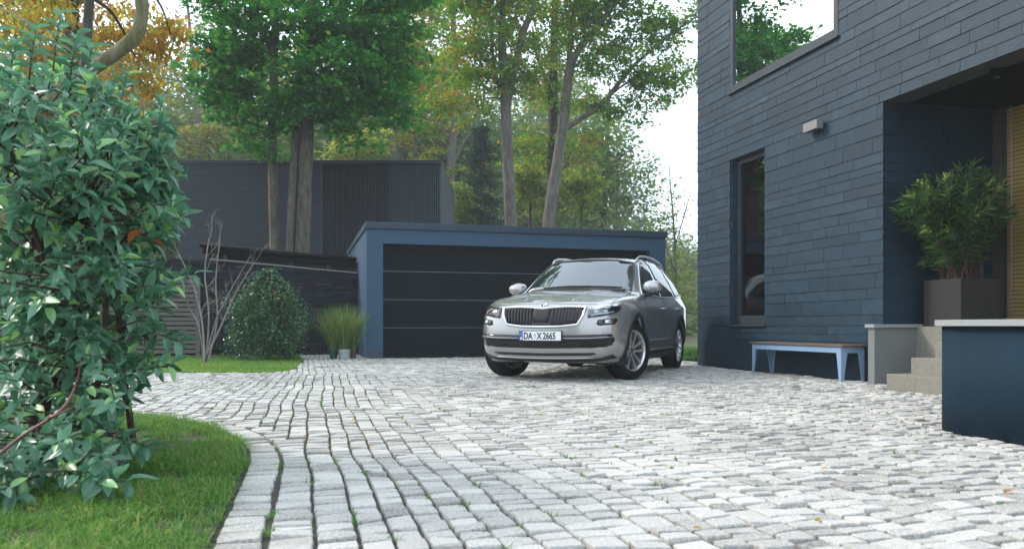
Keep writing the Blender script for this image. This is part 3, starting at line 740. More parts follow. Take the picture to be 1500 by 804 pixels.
# welded wire mesh fence in front of the wall
M_WIRE = simple('wire', (0.10, 0.115, 0.13), 0.45, metal=0.3)
WF = empty('wire_fence', (-0.4, WALL_Y - 0.22, 0), label='thin grey welded wire fence in front of the stone wall', cat='fence')
x0, x1 = -2.0, 0.95
for k, x in enumerate(np.arange(x0, x1, 0.075)):
    b = MB(); b.tube([(x + 0.4, 0, 0.0), (x + 0.4, 0, 1.02)], 0.003, 5); b.build('vertical_wire', M_WIRE, WF)
for z in np.arange(0.05, 1.05, 0.19):
    b = MB(); b.tube([(x0 + 0.4, -0.006, z), (x1 + 0.4, -0.006, z)], 0.004, 5); b.build('horizontal_wire', M_WIRE, WF)
# weathered slat screen
M_WOOD = simple('weathered_wood', (0.125, 0.116, 0.10), 0.85, var=0.3, scale=5, bump=0.3, bscale=60, stretch=(0.6, 6, 10))
SSX = -2.06
SS = empty('slat_screen', (SSX - 1.6, 17.75, 0), label='weathered grey wooden slat screen behind the bare shrub', cat='fence')
for k in range(16):
    b = MB(); dz = random.uniform(-0.004, 0.004); b.box((-2.6, -0.012 + random.uniform(-.004, .004), 0.07 + k * 0.098 + dz), (1.56, 0.012, 0.07 + k * 0.098 + 0.074 + dz), bev=0.003); b.build('slat', M_WOOD, SS)
for x in (1.56, -0.4, -2.4):
    b = MB(); b.box((x, -0.03 if x > 1 else 0.014, -0.04), (x + 0.09, 0.06, 1.66), bev=0.004); b.build('post', M_WOOD, SS)

# ================================================================== dark pavilion behind the trees
M_PAV = simple('pavilion_slat', (0.050, 0.064, 0.082), 0.55, spec=0.3, var=0.18, scale=1.0)
M_PAVD = simple('pavilion_dark', (0.006, 0.008, 0.010), 0.7, spec=0.1)
D0 = 24.0
def rr(px): return (px - 750) / FOC * D0
PV = empty('dark_pavilion', c2w(rr(455), D0), -YAW, label='low black slatted pavilion behind the tall trees', cat='building')
def pl(px): return rr(px) - rr(455)
zt, zb = 5.70, -0.04
b = MB(); b.box((pl(262), 0.06, zb), (pl(645) - 0.02, 5.5, zt - 0.12)); b.build('wall', M_PAVD, PV)
b = MB(); b.box((pl(262) - 0.04, -0.03, zt - 0.12), (pl(646), 5.55, zt), bev=0.01); b.build('roof_edge', simple('pavilion_edge', (0.022, 0.030, 0.040), 0.5, spec=0.3), PV)
L = pl(472) - pl(262)
me = MB().box((0, -0.0, -0.022), (L, 0.05, 0.022)).mesh('slat'); me.materials.append(M_PAV)
k = 0
while zt - 0.16 - k * 0.070 > 1.6:
    link('horizontal_slat', me, PV, loc=(pl(262), 0.005, zt - 0.16 - k * 0.070)); k += 1
H = zt - 0.14 - 1.6
me = MB().box((-0.017, 0, 0), (0.017, 0.05, H)).mesh('slat'); me.materials.append(M_PAV)
mf = MB().box((-0.014, 0, 0), (0.014, 0.05, H)).mesh('slat'); mf.materials.append(simple('pavilion_slat_dark', (0.030, 0.039, 0.050), 0.5, spec=0.3))
x = pl(472) + 0.05
while x < pl(645):
    link('vertical_slat', mf if x < pl(568) else me, PV, loc=(x, 0.03 if x < pl(568) else 0.006, 1.6)); x += 0.075 if x < pl(568) else 0.066
b = MB(); b.box((pl(470), -0.01, 1.6), (pl(470) + 0.05, 0.06, zt - 0.125)); b.build('corner_strip', M_PAV, PV)
b = MB(); b.box((pl(645) - 0.02, 0.0, zb), (pl(645) + 0.03, 5.5, zt - 0.125)); b.build('side_wall', M_PAV, PV)
# ================================================================== parked SUV (local axes: x forward from the front axle, y to its left, z up)
M_PAINT, t, p = nodes('metallic_grey_paint')
p.inputs['Metallic'].default_value = 0.66; p.inputs['Roughness'].default_value = 0.27
p.inputs['Coat Weight'].default_value = 1.0; p.inputs['Coat Roughness'].default_value = 0.02
_tc = N(t, 'ShaderNodeTexCoord'); _n = N(t, 'ShaderNodeTexNoise', Scale=900.0, Detail=2.0); t.links.new(_tc.outputs['Object'], _n.inputs['Vector'])
_mx = N(t, 'ShaderNodeMix', data_type='RGBA'); _mx.inputs[6].default_value = (0.35, 0.344, 0.340, 1); _mx.inputs[7].default_value = (0.46, 0.452, 0.446, 1)
t.links.new(_n.outputs[0], _mx.inputs[0]); t.links.new(_mx.outputs[2], p.inputs['Base Color'])
M_PLAST = simple('black_plastic', (0.010, 0.0105, 0.011), 0.55, var=0.1, scale=40)
M_GLOSSB = simple('gloss_black', (0.008, 0.008, 0.009), 0.12, var=0.05)
M_CHROME = simple('chrome', (0.78, 0.79, 0.80), 0.12, metal=1.0, var=0.03)
M_ALLOY = simple('alloy', (0.70, 0.70, 0.70), 0.28, metal=0.9, var=0.04)
M_ALLOYD = simple('alloy_dark', (0.10, 0.10, 0.105), 0.4, metal=0.6)
M_TYRE = simple('tyre_rubber', (0.010, 0.010, 0.011), 0.8, var=0.2, scale=20, spec=0.2)
M_CARGL = glass_mat('car_glass', (0.010, 0.014, 0.016), 0.03, 0.01)
M_WSGL = glass_mat('windscreen_glass', (0.012, 0.018, 0.022), 0.15, 0.01)
M_LENS = see_through('headlamp_lens', (0.9, 0.93, 0.95), 0.06)
M_REFL = simple('reflector', (0.55, 0.57, 0.60), 0.22, metal=0.9, var=0.3, scale=30)
M_LED = simple('lamp_strip', (0.85, 0.88, 0.92), 0.25)
M_SILV = simple('silver_trim', (0.38, 0.38, 0.38), 0.35, metal=0.6)
M_RED = simple('tail_lamp_red', (0.35, 0.01, 0.012), 0.15)

FA = c2w(0.672, 9.81)                                # midpoint of the front axle on the ground
CAR_YAW = -YAW + R(-22.8) - R(90)                    # car's x axis points towards the viewer
CAR = empty('parked_suv', (FA.x, FA.y, 0), CAR_YAW, label='metallic grey five-door SUV parked on the setts before the garage', cat='car')
CAR.scale = (0.983, 0.983, 0.983)
WB, WR, TRK = 2.791, 0.359, 0.79

rows = {
 # station: 12 points (x, y, z) from the bottom centre up to the roof centre
 'f0': [(.78,0,.235),(.78,.56,.235),(.825,.62,.30),(.858,.64,.40),(.868,.65,.52),(.868,.65,.64),(.852,.645,.745),(.822,.635,.835),(.775,.60,.885),(.735,.50,.915),(.735,.28,.935),(.74,0,.94)],
 'f1': [(.66,0,.215),(.64,.74,.225),(.67,.825,.31),(.69,.862,.42),(.69,.872,.54),(.68,.872,.66),(.66,.865,.765),(.63,.845,.855),(.57,.775,.938),(.53,.60,.962),(.52,.33,.988),(.52,0,.985)],
 'f2': [(.40,0,.20),(.40,.80,.21),(.40,.90,.31),(.40,.925,.45),(.40,.930,.60),(.40,.930,.76),(.40,.918,.865),(.38,.885,.950),(.36,.79,1.002),(.34,.60,1.026),(.33,.36,1.052),(.33,0,1.042)],
 'f3': [(.0,0,.20),(.0,.82,.21),(.0,.915,.31),(.0,.938,.45),(.0,.938,.64),(.0,.940,.85),(.0,.922,.925),(.0,.888,.998),(.0,.795,1.042),(.0,.61,1.068),(.0,.38,1.098),(.0,0,1.088)],
 'f4': [(-.30,0,.20),(-.30,.82,.21),(-.30,.905,.31),(-.30,.930,.45),(-.30,.926,.66),(-.30,.936,.885),(-.30,.912,.950),(-.30,.880,1.020),(-.30,.80,1.064),(-.26,.63,1.093),(-.20,.40,1.124),(-.18,0,1.118)],
 'f5': [(-.50,0,.20),(-.50,.82,.21),(-.50,.895,.31),(-.50,.920,.45),(-.50,.912,.67),(-.50,.932,.900),(-.50,.900,.965),(-.50,.868,1.030),(-.50,.825,1.065),(-.45,.715,1.095),(-.36,.37,1.125),(-.32,0,1.132)],
 'f6': [(-.82,0,.20),(-.82,.82,.21),(-.82,.890,.31),(-.82,.916,.45),(-.82,.905,.67),(-.82,.930,.910),(-.82,.895,.980),(-.82,.865,1.052),(-.82,.800,1.190),(-.80,.705,1.325),(-.68,.39,1.358),(-.63,0,1.368)],
 'f7': [(-1.18,0,.20),(-1.18,.82,.21),(-1.18,.888,.31),(-1.18,.915,.45),(-1.18,.903,.67),(-1.18,.930,.915),(-1.18,.893,.990),(-1.18,.862,1.065),(-1.18,.765,1.320),(-1.18,.635,1.548),(-1.04,.40,1.588),(-1.0,0,1.600)],
 'f8': [(-1.65,0,.20),(-1.65,.82,.21),(-1.65,.888,.31),(-1.65,.915,.45),(-1.65,.903,.67),(-1.65,.931,.920),(-1.65,.893,1.000),(-1.65,.862,1.075),(-1.65,.762,1.345),(-1.65,.628,1.598),(-1.63,.40,1.640),(-1.63,0,1.652)],
 'f9': [(-2.25,0,.20),(-2.25,.82,.21),(-2.25,.890,.31),(-2.25,.918,.45),(-2.25,.908,.67),(-2.25,.934,.930),(-2.25,.896,1.010),(-2.25,.862,1.088),(-2.25,.762,1.345),(-2.25,.622,1.600),(-2.25,.40,1.643),(-2.25,0,1.655)],
 'f10': [(-2.79,0,.20),(-2.79,.82,.21),(-2.79,.910,.31),(-2.79,.938,.45),(-2.79,.936,.66),(-2.79,.942,.940),(-2.79,.900,1.022),(-2.79,.858,1.102),(-2.79,.755,1.340),(-2.79,.610,1.572),(-2.79,.39,1.618),(-2.79,0,1.630)],
 'f11': [(-3.25,0,.22),(-3.25,.80,.23),(-3.25,.890,.33),(-3.25,.920,.47),(-3.25,.920,.68),(-3.25,.925,.945),(-3.25,.880,1.032),(-3.25,.835,1.115),(-3.25,.730,1.335),(-3.25,.585,1.530),(-3.25,.37,1.580),(-3.25,0,1.592)],
 'f12': [(-3.55,0,.25),(-3.55,.76,.26),(-3.58,.85,.36),(-3.60,.870,.50),(-3.60,.870,.70),(-3.58,.870,.950),(-3.55,.830,1.040),(-3.53,.785,1.120),(-3.48,.680,1.315),(-3.44,.545,1.470),(-3.44,.35,1.520),(-3.44,0,1.535)],
 'f13': [(-3.68,0,.28),(-3.68,.60,.29),(-3.74,.66,.38),(-3.77,.68,.50),(-3.77,.68,.70),(-3.75,.67,.950),(-3.72,.64,1.040),(-3.69,.61,1.120),(-3.60,.54,1.290),(-3.53,.46,1.420),(-3.50,.30,1.475),(-3.50,0,1.49)],
}
keys = ['f%d' % i for i in range(14)]
bm = bmesh.new(); ring = {}
def bv(pt): return bm.verts.new(pt)
grid = []
for kx in keys:
    P = rows[kx]; left = [bv(q) for q in P]
    right = [left[0]] + [bv((q[0], -q[1], q[2])) for q in P[1:-1]] + [left[-1]]
    grid.append(left + right[-2:0:-1])               # closed ring of 22 vertices
nr = len(grid[0])
for a, b in zip(grid[:-1], grid[1:]):
    for j in range(nr):
        q = (j + 1) % nr; bm.faces.new((a[j], a[q], b[q], b[j]))
def cap(rg, bulge, flip):
    mids = [rg[0]] + [bv(((rg[j].co + rg[nr - j].co) / 2) + Vector((bulge, 0, 0))) for j in range(1, 11)] + [rg[11]]
    for j in range(0, 11):
        for side in (0, 1):
            a = rg[j] if side == 0 else rg[(nr - j) % nr]; b = rg[j + 1] if side == 0 else rg[nr - j - 1]
            vs = [mids[j], mids[j + 1], b, a]
            vs = [v for i, v in enumerate(vs) if v not in vs[:i]]
            if (side == 1) ^ flip: vs.reverse()
            bm.faces.new(vs)
cap(grid[0], 0.045, False); cap(grid[-1], -0.03, True)
bmesh.ops.recalc_face_normals(bm, faces=bm.faces[:])
cl = bm.edges.layers.float.new('crease_edge')
def crease(a, b, v):
    e = bm.edges.get((a, b))
    if e: e[cl] = v
for i in range(13):
    for j, v in ((5, 0.55), (17, 0.55), (7, 0.35), (15, 0.35), (9, 0.30), (13, 0.30), (1, 0.5), (21, 0.5)):
        if j in (7, 15) and i < 3: continue
        crease(grid[i][j], grid[i + 1][j], v)
for i in range(0, 5):
    for j in (10, 12): crease(grid[i][j], grid[i + 1][j], 0.75)
for j in range(8, 14): crease(grid[5][j], grid[5][j + 1], 0.6)
for j in range(9, 13): crease(grid[7][j], grid[7][j + 1], 0.4)
me = bpy.data.meshes.new('cage'); bm.to_mesh(me); bm.free()
tmp = bpy.data.objects.new('tmp', me); COL.objects.link(tmp)
sub = tmp.modifiers.new('s', 'SUBSURF'); sub.levels = 3; sub.render_levels = 3
def evaluated(o):
    dg = bpy.context.evaluated_depsgraph_get(); dg.update(); return bpy.data.meshes.new_from_object(o.evaluated_get(dg))
full = evaluated(tmp)
bm = bmesh.new(); bm.from_mesh(full); BODY = BVHTree.FromBMesh(bm); bm.free()
# wheel arches cut out of the shell
cutters = []
for cx in (0, -WB):
    for s in (1, -1):
        k = MB(); n = 40; rA = 0.402
        pts = [(cx + rA * math.cos(2 * math.pi * i / n), 0.365 + rA * math.sin(2 * math.pi * i / n)) for i in range(n)]
        ya, yb = (0.52, 1.2) if s > 0 else (-1.2, -0.52)
        k.add([(x, ya, z) for x, z in pts] + [(x, yb, z) for x, z in pts], [tuple(reversed(range(n))), tuple(range(n, 2 * n))][::1] + [(i, (i + 1) % n, n + (i + 1) % n, n + i) for i in range(n)])
        mc = k.mesh('cut'); bmc = bmesh.new(); bmc.from_mesh(mc); bmesh.ops.recalc_face_normals(bmc, faces=bmc.faces[:]); bmc.to_mesh(mc); bmc.free()
        oc = bpy.data.objects.new('cut', mc); COL.objects.link(oc); cutters.append(oc)
        md = tmp.modifiers.new('b', 'BOOLEAN'); md.operation = 'DIFFERENCE'; md.object = oc; md.solver = 'EXACT'
body = evaluated(tmp)
for o in cutters + [tmp]: bpy.data.objects.remove(o)

# cut the shell into body, doors and bonnet along their shut lines
bm = bmesh.new(); bm.from_mesh(body)
def bis(co, no): bmesh.ops.bisect_plane(bm, geom=bm.verts[:] + bm.edges[:] + bm.faces[:], dist=1e-5, plane_co=co, plane_no=no)
DZ0, DX = 0.365, (-0.535, -1.655, -2.60)
for x in DX: bis((x, 0, 0.6), (1, 0, 0.03))
bis((0, 0, DZ0), (0, 0, 1)); bis((-1.5, 0, 1.058), (0.035, 0, 1))
for s in (1, -1): bis((0, s * 0.80, 0.95), (0.06, s, 0)) 
bis((0.72, 0, 0.902), (0.15, 0, 1)); bis((-0.40, 0, 1.1), (1, 0, 0.0))
def classify(f):
    c = f.calc_center_median(); x = c.x + 0.03 * (c.z - 0.6)
    if abs(c.y) > 0.55 and c.z > DZ0 and c.z + 0.035 * (c.x + 1.5) < 1.058:
        if math.hypot(c.x + WB, c.z - 0.365) < 0.425: return 'body'
        if DX[1] < x < DX[0]: return 'door_f' + ('l' if c.y > 0 else 'r')
        if DX[2] < x < DX[1]: return 'door_r' + ('l' if c.y > 0 else 'r')
    if c.x > -0.40 and abs(c.y) + 0.06 * c.x < 0.80 and c.z + 0.15 * (c.x - 0.72) > 0.902 and f.normal.z > 0.3: return 'bonnet'
    return 'body'
groups = {}
for f in bm.faces: groups.setdefault(classify(f), []).append([(v.co.copy(), v.index) for v in f.verts])
bm.verts.index_update(); groups = {}
for f in bm.faces: groups.setdefault(classify(f), []).append([v.index for v in f.verts])
co = [v.co.copy() for v in bm.verts]; nrm = [v.normal.copy() for v in bm.verts]; bm.free()
PARTS = {}
for gname, fl in groups.items():
    used = sorted({i for f in fl for i in f}); ix = {v: i for i, v in enumerate(used)}
    me = bpy.data.meshes.new(gname); me.from_pydata([co[i] for i in used], [], [[ix[i] for i in f] for f in fl]); smooth(me)
    nm = {'body': 'body', 'bonnet': 'bonnet'}.get(gname, 'door')
    try:
        me.normals_split_custom_set_from_vertices([nrm[i] for i in used])
    except Exception: pass
    PARTS[gname] = link(nm, me, CAR, M_PAINT)
bm = bmesh.new(); bm.from_mesh(body); bm.free()

# ---- helpers that lay trim on the shell
def hit(o, d):
    r = BODY.ray_cast(Vector(o), Vector(d)); return r[0], r[1]
def front(y, z, off=0.0):
    q, n = hit((2.5, y, z), (-1, 0, 0))
    if q is None: q, n, _, _ = BODY.find_nearest(Vector((0.8, y, z)))
    return q + n * off
def side(x, z, s, off=0.0):
    q, n = hit((x, 2.5 * s, z), (0, -s, 0))
    if q is None: q, n, _, _ = BODY.find_nearest(Vector((x, 0.95 * s, z)))
    return q + n * off
def shell(outline, fn, off, thick, step=0.05, holes=()):
    """a thin solid cut to an outline and pressed on to the body"""
    pts = [Vector(q) for q in outline]; n = len(pts); dense = []
    for i in range(n):
        a, b = pts[i], pts[(i + 1) % n]; k = max(1, int((b - a).length / step))
        dense += [a.lerp(b, j / k) for j in range(k)]
    m_ = len(dense); xs = [q.x for q in dense]; ys = [q.y for q in dense]
    arr = np.array([tuple(q) for q in dense]); inner = []
    gx = np.arange(min(xs) + step / 2, max(xs), step); gy = np.arange(min(ys) + step / 2, max(ys), step)
    if len(gx) and len(gy):
        G = np.array([(a, b) for a in gx for b in gy]); ok = inside(G, [tuple(q) for q in dense])
        if ok.any():
            G = G[ok]; G = G[seg_dist(G, [tuple(q) for q in dense] + [tuple(dense[0])]) > step * 0.35]; inner = [Vector(q) for q in G]
    res = delaunay_2d_cdt(dense + inner, [(i, (i + 1) % m_) for i in range(m_)], [list(range(m_))], 1, 1e-6)
    V2, E2, F2 = res[0], res[1], res[2]
    top = [fn(q.x, q.y, off) for q in V2]; bot = [fn(q.x, q.y, off - thick) for q in V2]; nv = len(top)
    cnt = {}
    for f in F2:
        for a, b in zip(f, list(f[1:]) + [f[0]]): cnt[(a, b)] = 1
    rim = [(a, b) for (a, b) in cnt if (b, a) not in cnt]
    bmx = bmesh.new(); vt = [bmx.verts.new(q) for q in top]; vb = [bmx.verts.new(q) for q in bot]
    for f in F2:
        try: bmx.faces.new([vt[i] for i in f]).smooth = True; bmx.faces.new([vb[i] for i in reversed(f)])
        except ValueError: pass
    for a, b in rim:
        try: bmx.faces.new((vt[b], vt[a], vb[a], vb[b]))
        except ValueError: pass
    bmesh.ops.recalc_face_normals(bmx, faces=bmx.faces[:])
    mo = bpy.data.meshes.new('shell'); bmx.to_mesh(mo); bmx.free(); return mo
def trim(name, outline, fn, off, thick, m_, parent=None, step=0.05):
    return link(name, shell(outline, fn, off, thick, step), parent or CAR, m_)
def bead(name, pts, fn, rad, m_, off=0.0, parent=None, closed=False, sub=4, n=8, flat=None):
    P = [Vector(q) for q in pts]
    if closed: P = P + [P[0]]
    path = []
    for a, b in zip(P[:-1], P[1:]): path += [fn(*a.lerp(b, j / sub), off) for j in range(sub)]
    path.append(fn(*P[-1], off)); k = MB(); k.tube(path, rad, n, not closed, flat)
    return k.build(name, m_, parent or CAR)
def mir(o): return [(-y, z) for y, z in reversed(o)]

# ---- front: grille, badge, lamps, intakes, plate
GR = [(-.515, .868), (-.30, .874), (-.13, .866), (0, .852), (.13, .866), (.30, .874), (.515, .868), (.49, .77), (.435, .672), (.25, .650), (0, .645), (-.25, .650), (-.435, .672), (-.49, .77)]
gr = trim('grille', GR, front, 0.004, 0.012, M_GLOSSB)
bead('grille_frame', GR, front, 0.017, M_CHROME, 0.008, gr, True)
for s in (-1, 1):
    for i in range(9):
        y = s * (0.132 + i * 0.0405); zl = 0.668 + max(0, (abs(y) - .25)) * 0.10; y2 = y * 0.955
        if abs(y) > 0.47: zl = 0.70
        bead('grille_bar', [(y, 0.850), (y, 0.80), (y2, zl)], front, 0.0085, M_SILV if False else M_PLAST, 0.014, gr, False, 3)
        bead('grille_bar', [(y + s * .012, 0.852), (y + s * .012, 0.80), (y2 + s * .012, zl)], front, 0.0026, M_ALLOYD, 0.022, gr, False, 3, 6)
trim('radar_panel', [(-.10, .845), (.10, .845), (.09, .70), (-.09, .70)], front, 0.018, 0.02, M_PLAST, gr)
# badge: ring, dark field, winged arrow relief
bc = front(0, 0.895, 0.0); bn = (front(0, 0.93) - front(0, 0.865)); bx_ = Vector((0, 1, 0)); bz_ = bn.normalized(); by_ = bx_.cross(bz_)
BMx = Matrix((( bx_.x, bz_.x, -by_.x * -1, bc.x), (bx_.y, bz_.y, by_.y, bc.y), (bx_.z, bz_.z, by_.z, bc.z), (0, 0, 0, 1)))
bd = MB().lathe([(0.0, 0.010), (0.034, 0.010), (0.0345, 0.0)], 28, BMx).build('badge', M_GLOSSB, CAR)
MB().lathe([(0.033, 0.004), (0.034, 0.013), (0.039, 0.015), (0.0435, 0.012), (0.045, 0.002)], 28, BMx).build('badge_ring', M_CHROME, bd)
k = MB(); arrow = [(-.003, -.030), (.003, -.030), (.004, -.012), (.014, -.010), (.024, -.004), (.029, .006), (.026, .018), (.018, .010), (.006, .006), (.003, .022), (.009, .016), (.0, .031), (-.012, .014), (-.004, .020), (-.004, -.006), (-.018, -.006), (-.004, -.012)]
k.prism(arrow, 0.010, 0.0135, BMx); k.build('badge_arrow', M_CHROME, bd)
HL = [(.540, .866), (.70, .890), (.80, .900), (.853, .895), (.858, .86), (.845, .815), (.78, .785), (.66, .762), (.548, .750)]
FG = [(.66, .725), (.76, .740), (.835, .745), (.850, .725), (.83, .675), (.68, .660), (.645, .675)]
for s in (1, -1):
    q = lambda o: o if s > 0 else mir(o)
    hb = trim('headlight', q(HL), front, 0.003, 0.012, M_GLOSSB, None, 0.035)
    trim('reflector', q([(.60, .850), (.675, .862), (.685, .800), (.61, .785)]), front, 0.0065, 0.004, M_REFL, hb, 0.03)
    trim('reflector', q([(.705, .865), (.765, .872), (.775, .815), (.715, .803)]), front, 0.0065, 0.004, M_REFL, hb, 0.03)
    trim('lamp_strip', q([(.59, .774), (.68, .786), (.79, .806), (.838, .835), (.845, .87), (.832, .868), (.824, .84), (.785, .820), (.68, .799), (.59, .787)]), front, 0.009, 0.004, M_LED, hb, 0.03)
    trim('lamp_strip', q([(.60, .862), (.70, .877), (.81, .888), (.81, .880), (.70, .868), (.60, .853)]), front, 0.009, 0.004, M_LED, hb, 0.03)
    trim('lens', q(HL), front, 0.014, 0.002, M_LENS, hb, 0.035)
    fb = trim('fog_lamp', q(FG), front, 0.004, 0.012, M_GLOSSB, None, 0.03)
    trim('reflector', q([(.735, .727), (.815, .732), (.812, .690), (.735, .683)]), front, 0.008, 0.004, M_REFL, fb, 0.03)
    trim('reflector', q([(.67, .715), (.72, .722), (.72, .682), (.675, .676)]), front, 0.008, 0.004, M_ALLOYD, fb, 0.03)
INT = [(-.80, .565), (-.40, .552), (0, .548), (.40, .552), (.80, .565), (.83, .50), (.80, .435), (.60, .405), (0, .395), (-.60, .405), (-.80, .435), (-.83, .50)]
it = trim('lower_intake', INT, front, 0.003, 0.012, M_GLOSSB)
bead('intake_blade', [(-.80, .520), (-.6, .507), (0, .502), (.6, .507), (.80, .520)], front, 0.016, M_PLAST, 0.012, it, flat=1.3)
bead('intake_trim', [(-.80, .534), (-.6, .519), (-.27, .515)], front, 0.006, M_SILV, 0.024, it)
bead('intake_trim', [(.27, .515), (.6, .519), (.80, .534)], front, 0.006, M_SILV, 0.024, it)
for z in (.482, .462, .442, .422):
    bead('intake_bar', [(-.76, z), (0, z - .012), (.76, z)], front, 0.004, M_PLAST, 0.010, it)
for x in np.arange(-.72, .73, 0.06):
    bead('intake_rib', [(x, .492), (x, .412)], front, 0.003, M_PLAST, 0.008, it, sub=2, n=6)
trim('bumper_slot', [(-.62, .352), (0, .340), (.62, .352), (.64, .335), (.56, .318), (0, .308), (-.56, .318), (-.64, .335)], front, 0.003, 0.012, M_GLOSSB)
lip = trim('bumper_lip', [(-.66, .285), (0, .272), (.66, .285), (.80, .33), (.82, .29), (.62, .252), (0, .246), (-.62, .252), (-.82, .29), (-.80, .33)], front, 0.010, 0.016, M_PLAST)
bead('skid_trim', [(-.60, .296), (-.3, .286), (0, .284), (.3, .286), (.60, .296)], front, 0.011, M_SILV, 0.010, lip)
# number plate
pc = front(0, 0.545, 0.03)
PL = MB().box((pc.x - 0.045, -0.265, 0.483), (pc.x, 0.265, 0.602), bev=0.004).build('number_plate', M_GLOSSB, CAR)
MB().box((pc.x - 0.002, -0.258, 0.489), (pc.x + 0.003, 0.258, 0.596)).build('plate_face', simple('plate_white', (0.78, 0.78, 0.76), 0.4, var=0.02), PL)
MB().box((pc.x + 0.001, -0.257, 0.490), (pc.x + 0.0045, -0.214, 0.595)).build('plate_band', simple('plate_blue', (0.02, 0.10, 0.42), 0.4, var=0.02), PL)
def lettering(txt, size, y, z, m_, parent, w=1.0, ext=0.0008):
    cu = bpy.data.curves.new('txt', 'FONT'); cu.body = txt; cu.size = size; cu.extrude = ext; cu.offset = 0.0028
    to = bpy.data.objects.new('txt', cu); COL.objects.link(to); me = evaluated(to); bpy.data.objects.remove(to); bpy.data.curves.remove(cu)
    Mx = Matrix(((0, 0, 1, pc.x + 0.0044), (w, 0, 0, y), (0, 1, 0, z), (0, 0, 0, 1)))
    me.transform(Mx); me.materials.clear(); return link('lettering', me, parent, m_)
M_INK = simple('plate_ink', (0.012, 0.012, 0.012), 0.5, var=0.0)
M_WHT = simple('plate_mark', (0.8, 0.8, 0.8), 0.5, var=0.0)
lettering('DA', 0.108, -0.205, 0.505, M_INK, PL, 0.74)
lettering('X', 0.108, -0.036, 0.505, M_INK, PL, 0.74)
lettering('2665', 0.108, 0.036, 0.505, M_INK, PL, 0.74)
lettering('D', 0.034, -0.246, 0.500, M_WHT, PL, 0.9)
k = MB()
for i in range(12):
    a = 2 * math.pi * i / 12; k.lathe([(0.0, 0.005), (0.0018, 0.0048), (0.0018, 0.0)], 6, Matrix(((0, 0, 1, pc.x + 0.0005), (1, 0, 0, -0.2355 + 0.013 * math.cos(a)), (0, 1, 0, 0.562 + 0.013 * math.sin(a)), (0, 0, 0, 1))))
k.build('lettering', M_WHT, PL)
k = MB(); k.lathe([(0.0, 0.0052), (0.014, 0.005), (0.0145, 0.0)], 18, Matrix(((0, 0, 1, pc.x), (1, 0, 0, -0.062), (0, 1, 0, 0.553), (0, 0, 0, 1))))
k.build('plate_seal', simple('seal_grey', (0.35, 0.36, 0.38), 0.4), PL)
k = MB(); k.lathe([(0.0, 0.0052), (0.010, 0.005), (0.0105, 0.0)], 18, Matrix(((0, 0, 1, pc.x), (1, 0, 0, -0.062), (0, 1, 0, 0.522), (0, 0, 0, 1))))
k.build('plate_seal', simple('seal_silver', (0.5, 0.5, 0.5), 0.4), PL)

# ---- glass
WS = [(-.725, 1.108), (-.45, 1.136), (0, 1.150), (.45, 1.136), (.725, 1.108), (.705, 1.22), (.668, 1.36), (.605, 1.518), (.40, 1.553), (0, 1.566), (-.40, 1.553), (-.605, 1.518), (-.668, 1.36), (-.705, 1.22)]
ws = trim('windscreen', WS, front, 0.005, 0.008, M_WSGL)
bead('windscreen_seal', [WS[i] for i in (4, 5, 6, 7, 8, 9, 10, 11, 12, 13, 0)], front, 0.009, M_GLOSSB, 0.003, ws)
trim('cowl', [(-.66, 1.128), (-.45, 1.150), (0, 1.164), (.45, 1.150), (.66, 1.128), (.64, 1.098), (.42, 1.120), (0, 1.134), (-.42, 1.120), (-.64, 1.098)], front, 0.009, 0.012, M_PLAST, ws)
bead('wiper', [(-.45, 1.150), (-.1, 1.168), (.22, 1.165)], front, 0.007, M_GLOSSB, 0.016, ws)
bead('wiper', [(.05, 1.158), (.32, 1.160), (.60, 1.145)], front, 0.007, M_GLOSSB, 0.016, ws)
k = MB(); q = front(0, 1.53, 0.0); k.box((q.x - 0.12, -0.07, 1.47), (q.x + 0.004, 0.07, 1.552), bev=0.02); k.build('mirror_housing', M_GLOSSB, ws)
W1 = [(-.66, 1.090), (-.80, 1.205), (-.98, 1.34), (-1.18, 1.475), (-1.40, 1.545), (-1.60, 1.568), (-1.625, 1.078)]
W2 = [(-1.685, 1.080), (-1.665, 1.572), (-2.0, 1.580), (-2.36, 1.568), (-2.44, 1.545), (-2.60, 1.105)]
W3 = [(-2.66, 1.112), (-2.52, 1.540), (-2.72, 1.515), (-2.98, 1.440), (-3.22, 1.30), (-3.30, 1.18), (-3.20, 1.135)]
SUR = [(-.58, 1.066), (-.74, 1.19), (-.95, 1.352), (-1.17, 1.500), (-1.40, 1.570), (-1.65, 1.592), (-2.05, 1.598), (-2.42, 1.585), (-2.76, 1.545), (-3.05, 1.455), (-3.28, 1.33), (-3.40, 1.16), (-3.22, 1.110), (-2.6, 1.082), (-1.65, 1.056)]
